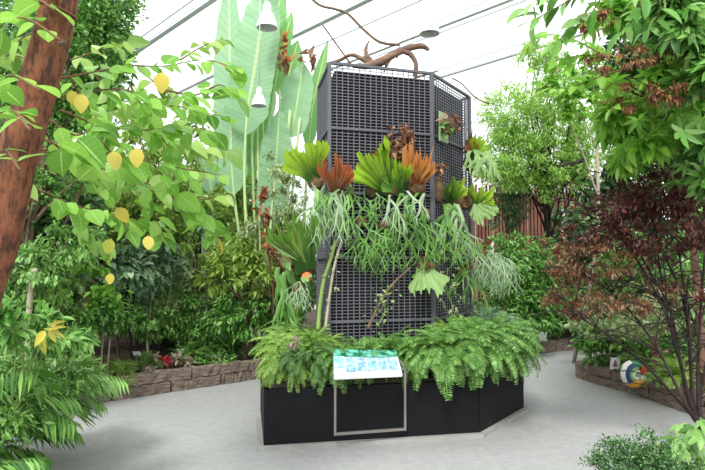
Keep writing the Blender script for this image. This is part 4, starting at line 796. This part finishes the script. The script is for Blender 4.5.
shrub('background_tree', 'broad background tree behind the upper right canopy', 'tree', (7.5, 11.5, .21),
      [cl(700, 110, 10.5, 60, 90, 2400), cl(645, 80, 10.5, 36, 60, 1500), cl(740, 260, 9, 60, 90, 1000)], 'mid', .20, TO, 'darkbark', .09)
# upper right canopy (palmate)
cv = [cl(650, 95, 4.4, 50, 36, 110), cl(655, 140, 4.6, 46, 24, 90), cl(622, 118, 4.8, 26, 26, 50), cl(615, 20, 4.6, 30, 16, 30)]
t = shrub('palmate_tree', 'tree with bright hand-shaped leaves over the upper right', 'tree', (5.2, 6.2, .19), cv, 'bright', .17, TPal, 'darkbark', .05, path=[P(760, 200, 5.2), P(720, 80, 4.8), P(680, 20, 4.5)], k=4, droop=.35, upw=1.4)
curls_c = [cl(600 + 12 * i + rng.normal() * 5, 20 + (i * 37 % 75), 3.9 + .15 * (i % 3), 19, 15, 130) for i in range(9)]
foliage(MB(), TPal, [cl(685, 20, 4.0, 50, 40, 110), cl(700, 90, 4.0, 30, 50, 70), cl(700, 160, 4.4, 30, 34, 50), cl(650, 10, 4.3, 40, 20, 50)], .17, droop=.35, upw=1.4).build('painted_shade_foliage', LM['mid'], t, label='hand-shaped leaves in the upper right, shade put into a deeper green')  # same leaves as the bright ones, crown shade painted by a deeper green
foliage(MB(), TSn, curls_c, .062, droop=1.2).build('seed_clusters', LM['brown'], t, label='hanging clusters of dry brown seed pods')
foliage(MB(), TS, [cl(670, 40, 5.2, 62, 56, 3200), cl(695, 120, 5.3, 44, 60, 2000), cl(635, 100, 5.4, 34, 40, 900)], .10, droop=.3).build('inner_foliage', LM['dark'], t, label='small leaves inside the crown, shade put into a darker green')  # filler leaves, the dark within the crown put into their colour
# hanging near leaves at top
t = thing('overhanging_branch', 'near branch of large oval leaves hanging from the top edge, right of centre', 'branch', P(640, -60, 3.2)); tw_ = MB(); lf = MB()
for px, nl in [([(640, -60), (600, -20), (570, 0), (548, 12), (530, 22)], 16), ([(620, -40), (600, 0), (585, 20), (568, 32), (555, 44)], 16), ([(600, -30), (570, -12), (545, -5), (528, 8)], 12), ([(650, -40), (640, 5), (625, 30)], 12), ([(650, -50), (660, 0), (655, 25)], 8)]: sprig(tw_, lf, px, 3.2, 0, .155, TOl, .004, nl, .2)
tw_.build('twigs', M['twig'], t); lf.build('foliage', LM['mid'], t)
t = thing('overhanging_branch', 'light green twig of soft leaves below the hanging oval leaves', 'branch', P(640, 60, 4.2)); tw_ = MB(); lf = MB()
for px, nl in [([(640, 60), (600, 55), (565, 58), (535, 70)], 22), ([(620, 70), (590, 80), (560, 90), (540, 82)], 18), ([(610, 60), (575, 40), (545, 35), (525, 45)], 18)]: sprig(tw_, lf, px, 4.2, 0, .12, TO, .004, nl, .3)
tw_.build('twigs', M['twig'], t); lf.build('foliage', LM['bright'], t)
# maroon shrub
base = A(2.98, 4.9, .19); t = thing('maroon_shrub', 'large dark maroon leaved shrub with many thin stems on the right', 'shrub', base)
st = [[(690, 400), (668, 320), (640, 265), (612, 225)], [(688, 400), (675, 330), (660, 270), (655, 200)], [(692, 400), (690, 330), (680, 260), (672, 180)], [(698, 400), (700, 320), (705, 240), (700, 170)], [(686, 405), (655, 345), (620, 300), (585, 275)], [(689, 395), (662, 300), (630, 240), (590, 210)], [(693, 398), (683, 300), (650, 230), (625, 185)], [(700, 400), (712, 330), (720, 260)], [(687, 410), (640, 360), (600, 330), (570, 312)]]
for s_ in st:
    p_ = bez([base + A(rng.normal() * .03, rng.normal() * .03, 0)] + [P(u, v, 4.9 + .05 * i + rng.normal() * .12) for i, (u, v) in enumerate(s_)], 8); b = MB(); b.tube(p_, np.linspace(.017, .005, len(p_)), 6)
    for _ in range(22):
        j = rng.integers(len(p_) // 3, len(p_)); e_ = p_[j] + A(rng.normal() * .32 - .08, rng.normal() * .22, abs(rng.normal()) * .22); b.tube(bez([p_[j], (p_[j] + e_) / 2 + A(0, 0, .05), e_], 4), [.005] * 8 + [.002], 4)
    b.build('stem', M['darkbark'], t)
cm = [cl(670, 190, 4.9, 46, 26, 1100), cl(625, 210, 4.9, 42, 22, 900), cl(690, 210, 4.7, 30, 40, 700), cl(650, 245, 5, 50, 24, 520), cl(645, 168, 4.9, 20, 8, 140), cl(690, 280, 4.9, 30, 30, 160), cl(600, 235, 5, 34, 16, 420)]
cr_ = [cl(585, 262, 5.0, 42, 22, 800), cl(560, 248, 5.1, 18, 14, 200), cl(595, 300, 5.0, 42, 20, 460), cl(568, 305, 5.1, 22, 14, 180), cl(640, 295, 5, 36, 22, 220)]
foliage(MB(), TOl, cm, .062, droop=.15, upw=1.5).build('foliage', LM['maroon'], t); foliage(MB(), TOl, cr_, .062, droop=.25, upw=1.5).build('lower_foliage', LM['russet'], t, label='lighter russet leaves on the lower left side')
foliage(MB(), TO, [cl(610, 320, 6.2, 40, 20, 600), cl(660, 310, 6.2, 36, 24, 500)], .08).build('mossy_shrub', LM['pale'], org=at(620, 380, 6.4, .19)); o = bpy.data.objects['mossy_shrub']; tag(o, 'pale grey green shrub seen through the maroon shrub stems', 'shrub')
# right bed plants
shrub('green_shrub', 'low green shrub behind the white card in the right bed', 'shrub', (3.95, 7.7, .19),
      [cl(620, 335, 7.6, 34, 20, 900), cl(595, 335, 8.0, 22, 18, 500), cl(655, 345, 7.2, 30, 18, 600)], 'mid', .09, TO, 'twig', .015)
shrub('green_shrub', 'tall leafy shrub in the right bed behind the stems', 'shrub', (5.0, 7.9, .19),
      [cl(640, 270, 7.8, 40, 40, 700), cl(690, 300, 7.4, 34, 50, 700), cl(600, 290, 8.2, 30, 36, 500)], 'fern', .12, TO, 'twig', .02)
tuft('sword_fern', 'bright green sword fern in the right bed right of painted ornament', 'fern', at(648, 372, 7.1, .24), 60, .42, [TF1, TF3], 'bright')
tuft('sword_fern', 'pale fern at the right bed edge behind maroon stems', 'fern', at(675, 378, 6.6, .24), 60, .40, [TF1, TF3], 'fernlight')
tuft('small_fern', 'small fern hanging over the right bed corner sleeper', 'fern', at(597, 372, 7.8, .26), 50, .26, [TF1, TF2], 'fern')
def mossy(label, a, b_, n):
    a = A(*a); b_ = A(*b_); p = a + (b_ - a) * rng.random((n, 1)) + rng.normal(size=(n, 3)) * A(.03, .03, .005); o = MB().leaves(TS, p, rng.normal(size=(n, 3)), A(0, 0, 1)[None] + rng.normal(size=(n, 3)) * .3, .03 * (.6 + rng.random(n))).build('moss_patch', M['moss'], org=(a + b_) / 2); tag(o, label, 'moss', kind='stuff')
mossy('yellow green moss along the right bed sleeper beside the ornament', (3.68, 6.85, .258), (3.82, 5.9, .258), 900); mossy('moss on the corner sleeper of the right bed', (3.38, 7.98, .258), (3.5, 7.6, .258), 300)
for (u0, v0, u1, v1, d, r, lb, mt) in [(672, 130, 704, 350, 6.4, .045, 'rusty brown trunk behind the maroon stems at right', 'rustbark'), (640, 260, 655, 340, 6.9, .05, 'short rusty trunk left of the other one in right bed', 'rustbark')]:
    a = P(u1, v1, d) * A(1, 1, 0) + A(0, 0, .19); t = thing('tree_trunk', lb, 'tree', a); MB().tube(bez([a, P((u0 + u1) / 2 + 4, (v0 + v1) / 2, d), P(u0, v0, d)], 8), np.linspace(r, r * .7, 17), 10).build('trunk', M[mt], t)
    foliage(MB(), TO, [cl(u0 + 4, v0, d, 26, 20, 160)], .11).build('foliage', LM['mid'], t)
# foreground right
shrub('small_leaved_bush', 'dense dark small-leaved bush at the bottom right', 'shrub', (1.95, 3.3, .0 + .19),
      [cl(630, 464, 3.35, 36, 26, 3000, .22), cl(662, 466, 3.2, 34, 34, 2400, .2)], 'dark', .024, TO, 'darkbark', .008, k=14)
t = thing('broad_leaved_herb', 'bright broad lobed herb in the bottom right corner', 'plant', (2.2, 3.4, .19)); lf = MB(); b = MB()
for i, (u, v) in enumerate([(680, 425), (695, 428), (690, 445), (672, 452), (700, 455), (683, 462), (662, 462), (702, 436), (676, 438), (692, 465), (668, 448), (655, 458), (662, 446), (700, 420), (688, 436), (697, 448), (672, 466), (704, 462), (683, 450)]):
    p = P(u, v, 3.3 + rng.normal() * .1); lf.leaves(TPal5, p[None], A(rng.normal(), -.6, -.5)[None], A(rng.normal() * .2, -.6, 1)[None], A(.085 + .03 * rng.random())); b.tube(bez([A(2.2, 3.4, .19), (p + A(2.2, 3.4, .19)) / 2 + A(0, 0, .05), p], 5), .003, 5)
lf.build('foliage', LM['fern'], t); b.build('stems', M['greenstem'], t)
# card and ornament
t = plabel('white card with a small purple figure on the right bed sleeper', 615, 362, 7.25, .36, .12, .15)
p = at(615, 362, 7.25, .36); M['purple'] = mat('purple_print', (150, 90, 150), rough=.6); M['pinkp'] = mat('pink_print', (226, 196, 214), rough=.6)
b = MB(); b.obox(p + A(0, -.006, -.0), A(.02, 0, 0), A(0, .001, 0), A(0, -.006, .02)); b.obox(p + A(.0, -.010, .03), A(.01, 0, 0), A(0, .001, 0), A(0, -.004, .014)); b.obox(p + A(0, -.004, -.028), A(.032, 0, 0), A(0, .001, 0), A(0, -.003, .010)); b.build('printed_figure', M['purple'], t, smooth=False)
plabel('small white card on the far sleeper behind the planter', 543, 338, 10.3, .32, .13, .17)
t = thing('painted_ornament', 'round painted ornament with blue, white, green and orange bands on the right bed edge', 'ornament', at(630, 380, 7.0, .13))
oc = at(633, 370, 6.93, .29); cols = {'blue': (30, 74, 118), 'whiteband': (218, 216, 206), 'greenband': (134, 160, 116), 'orangeband': (226, 154, 48), 'redband': (186, 66, 44), 'teal': (58, 130, 96)}
for k_, c_ in cols.items(): M[k_] = mat('paint_' + k_, c_, tuple(min(255, int(x * 1.15) + 6) for x in c_), scale=20, rough=.45)
def wedge(a0, a1, r0, r1, m_, nm):
    G = []
    for q in np.linspace(a0, a1, 14):
        row = []
        for k in range(9):
            s = k / 8; r = r0 + (r1 - r0) * s; bul = .05 * math.sqrt(max(0, 1 - (2 * s - 1) ** 2)) + .06 * math.sqrt(max(0, 1 - (r / .175) ** 2)); row.append(oc + A(r * math.cos(q) * .92 + .05 * bul, -bul, r * math.sin(q)) @ np.eye(3))
        G.append(row)
    MB().grid(np.array(G)).build(nm, M[m_], t)
wedge(1.9, 3.9, .135, .172, 'whiteband', 'outer_band'); wedge(1.75, 4.0, .095, .137, 'blue', 'blue_band'); wedge(1.5, 4.3, .062, .098, 'greenband', 'green_band'); wedge(.9, 5.2, .02, .066, 'whiteband', 'inner_band')
wedge(4.0, 5.6, .05, .165, 'orangeband', 'orange_patch'); wedge(.0, 1.0, .05, .165, 'redband', 'red_patch'); wedge(1.0, 1.75, .10, .17, 'teal', 'teal_patch'); wedge(5.6, 6.28, .05, .16, 'whiteband', 'white_patch')
MB().lathe(oc + A(0, .03, 0), [(0, -.14), (.10, -.11), (.13, 0), (.10, .11), (0, .14)], 16).build('body', M['greenband'], t)

# ================================================================== BACK
t = thing('slatted_screen', 'tall red brown slatted screen in the background right of the tower', 'screen', (4.2, 14, .2)); x0, x1 = 2.6, 7.6; y0 = 14.0
b = MB(); n = int((x1 - x0) / .085)
for i in range(n): x = x0 + (x1 - x0) * i / n; b.box(A(x, y0 - .02, .25), A(x + .055, y0 + .01, 3.55 + .05 * math.sin(i * 1.7)))
b.build('slats', M['slat'], t, smooth=False)
for z in (.6, 2.0, 3.3): MB().box(A(x0, y0 + .012, z), A(x1, y0 + .05, z + .08)).build('rail', M['darkbark'], t, smooth=False)
MB().box(A(x0, y0 + .06, .2), A(x1, y0 + .09, 3.4)).build('backing', M['darkbark'], t, smooth=False)
for i in range(0, n, 5): x = x0 + (x1 - x0) * i / n - .015; MB().box(A(x, y0 - .03, .25), A(x + .018, y0 - .021, 3.5)).build('pale_batten', M['palebark'], t, smooth=False)
b = MB(); foliage(b, TSn, [(A(4.6, 13.9, 3.75), A(1.6, .2, .3), 1400)], .2, droop=.1); b.build('thatch', LM['driedpink'], t, label='straggly pale thatch along the top')
t = thing('white_railing', 'white metal railing in front of the slatted screen', 'railing', (4.8, 13.3, .2))
for x in (3.25, 3.75, 4.92, 5.7): MB().box(A(x - .03, 13.2, .2), A(x + .03, 13.26, 2.9 if x == 4.92 else 2.2)).build('post', M['white'], t, smooth=False)
MB().box(A(4.9, 13.19, 2.28), A(6.4, 13.25, 2.36)).build('rail', M['white'], t, smooth=False)
t = thing('slatted_screen', 'red brown slatted screen glimpsed behind the left bed plants', 'screen', (-5, 14.5, .2)); b = MB()
for i in range(70): x = -8 + i * .085; b.box(A(x, 14.5, .22), A(x + .055, 14.53, 3.2))
b.build('slats', M['slat'], t, smooth=False); MB().box(A(-8, 14.54, 2.9), A(-2.1, 14.58, 3.0)).build('rail', M['darkbark'], t, smooth=False)
# lamps
def sc_(k, pr): return [(r * k, z * k) for r, z in pr]
def lamp(label, px, z, k=1.0):
    r = ray(*px); p = A(0, 0, CAMZ) + r * ((z - CAMZ) / r[2]); t = thing('hanging_lamp', label, 'lamp', p, 'greenhouse lamps hanging from the roof')
    MB().lathe(p, sc_(k, [(.145, 0), (.148, .02), (.125, .10), (.085, .20), (.06, .235), (.055, .235), (.08, .195), (.12, .098), (.14, .02), (.145, 0)]), 24).build('shade', M['white'], t)
    MB().lathe(p, sc_(k, [(0, .225), (.05, .225), (.055, .26), (.055, .33), (.03, .345), (.03, .37), (0, .37)]), 16).build('lamp_holder', M['white'], t)
    MB().lathe(p, sc_(k, [(0, .05), (.03, .06), (.045, .10), (.03, .16), (.02, .225), (0, .225)]), 14).build('bulb', M['alu2'], t)
    MB().tube([p + A(0, 0, .36 * k), A(p[0], p[1], 5.98)], .007, 6).build('cord', M['alu2'], t)
lamp('white bell lamp hanging in front of the tallest palm leaf', (267, 28), 4.9); lamp('smaller looking white bell lamp lower between the palm leaves', (259, 106), 3.75, .7); lamp('lamp seen from below right above the tower top', (429.5, 34), 4.9)
def liana(label, pts, r, d=6.8, mt='bark'):
    o = MB().tube(bez([P(u, v, d + (q[2] if len(q) > 2 else 0)) for q in pts for u, v in [q[:2]]], 8), r, 6).build('dry_vine', M[mt]); tag(o, label, 'vine')
liana('long looping dry vine hanging from the roof above the tower', [(300, -14), (318, 4), (335, 9), (348, 14), (363, 29), (380, 42), (400, 45)], .016)
liana('short dry vine hanging left above the driftwood', [(322, 24), (332, 38), (345, 56), (352, 66)], .010, 6.3)
liana('thin dry vine trailing beside the tower right edge', [(452, 78), (462, 84), (476, 98), (490, 104)], .009, 7)
liana('dry twig between driftwood and tower top', [(394, 56), (386, 66), (384, 72)], .010, 6.3)
# fallen leaves and stones
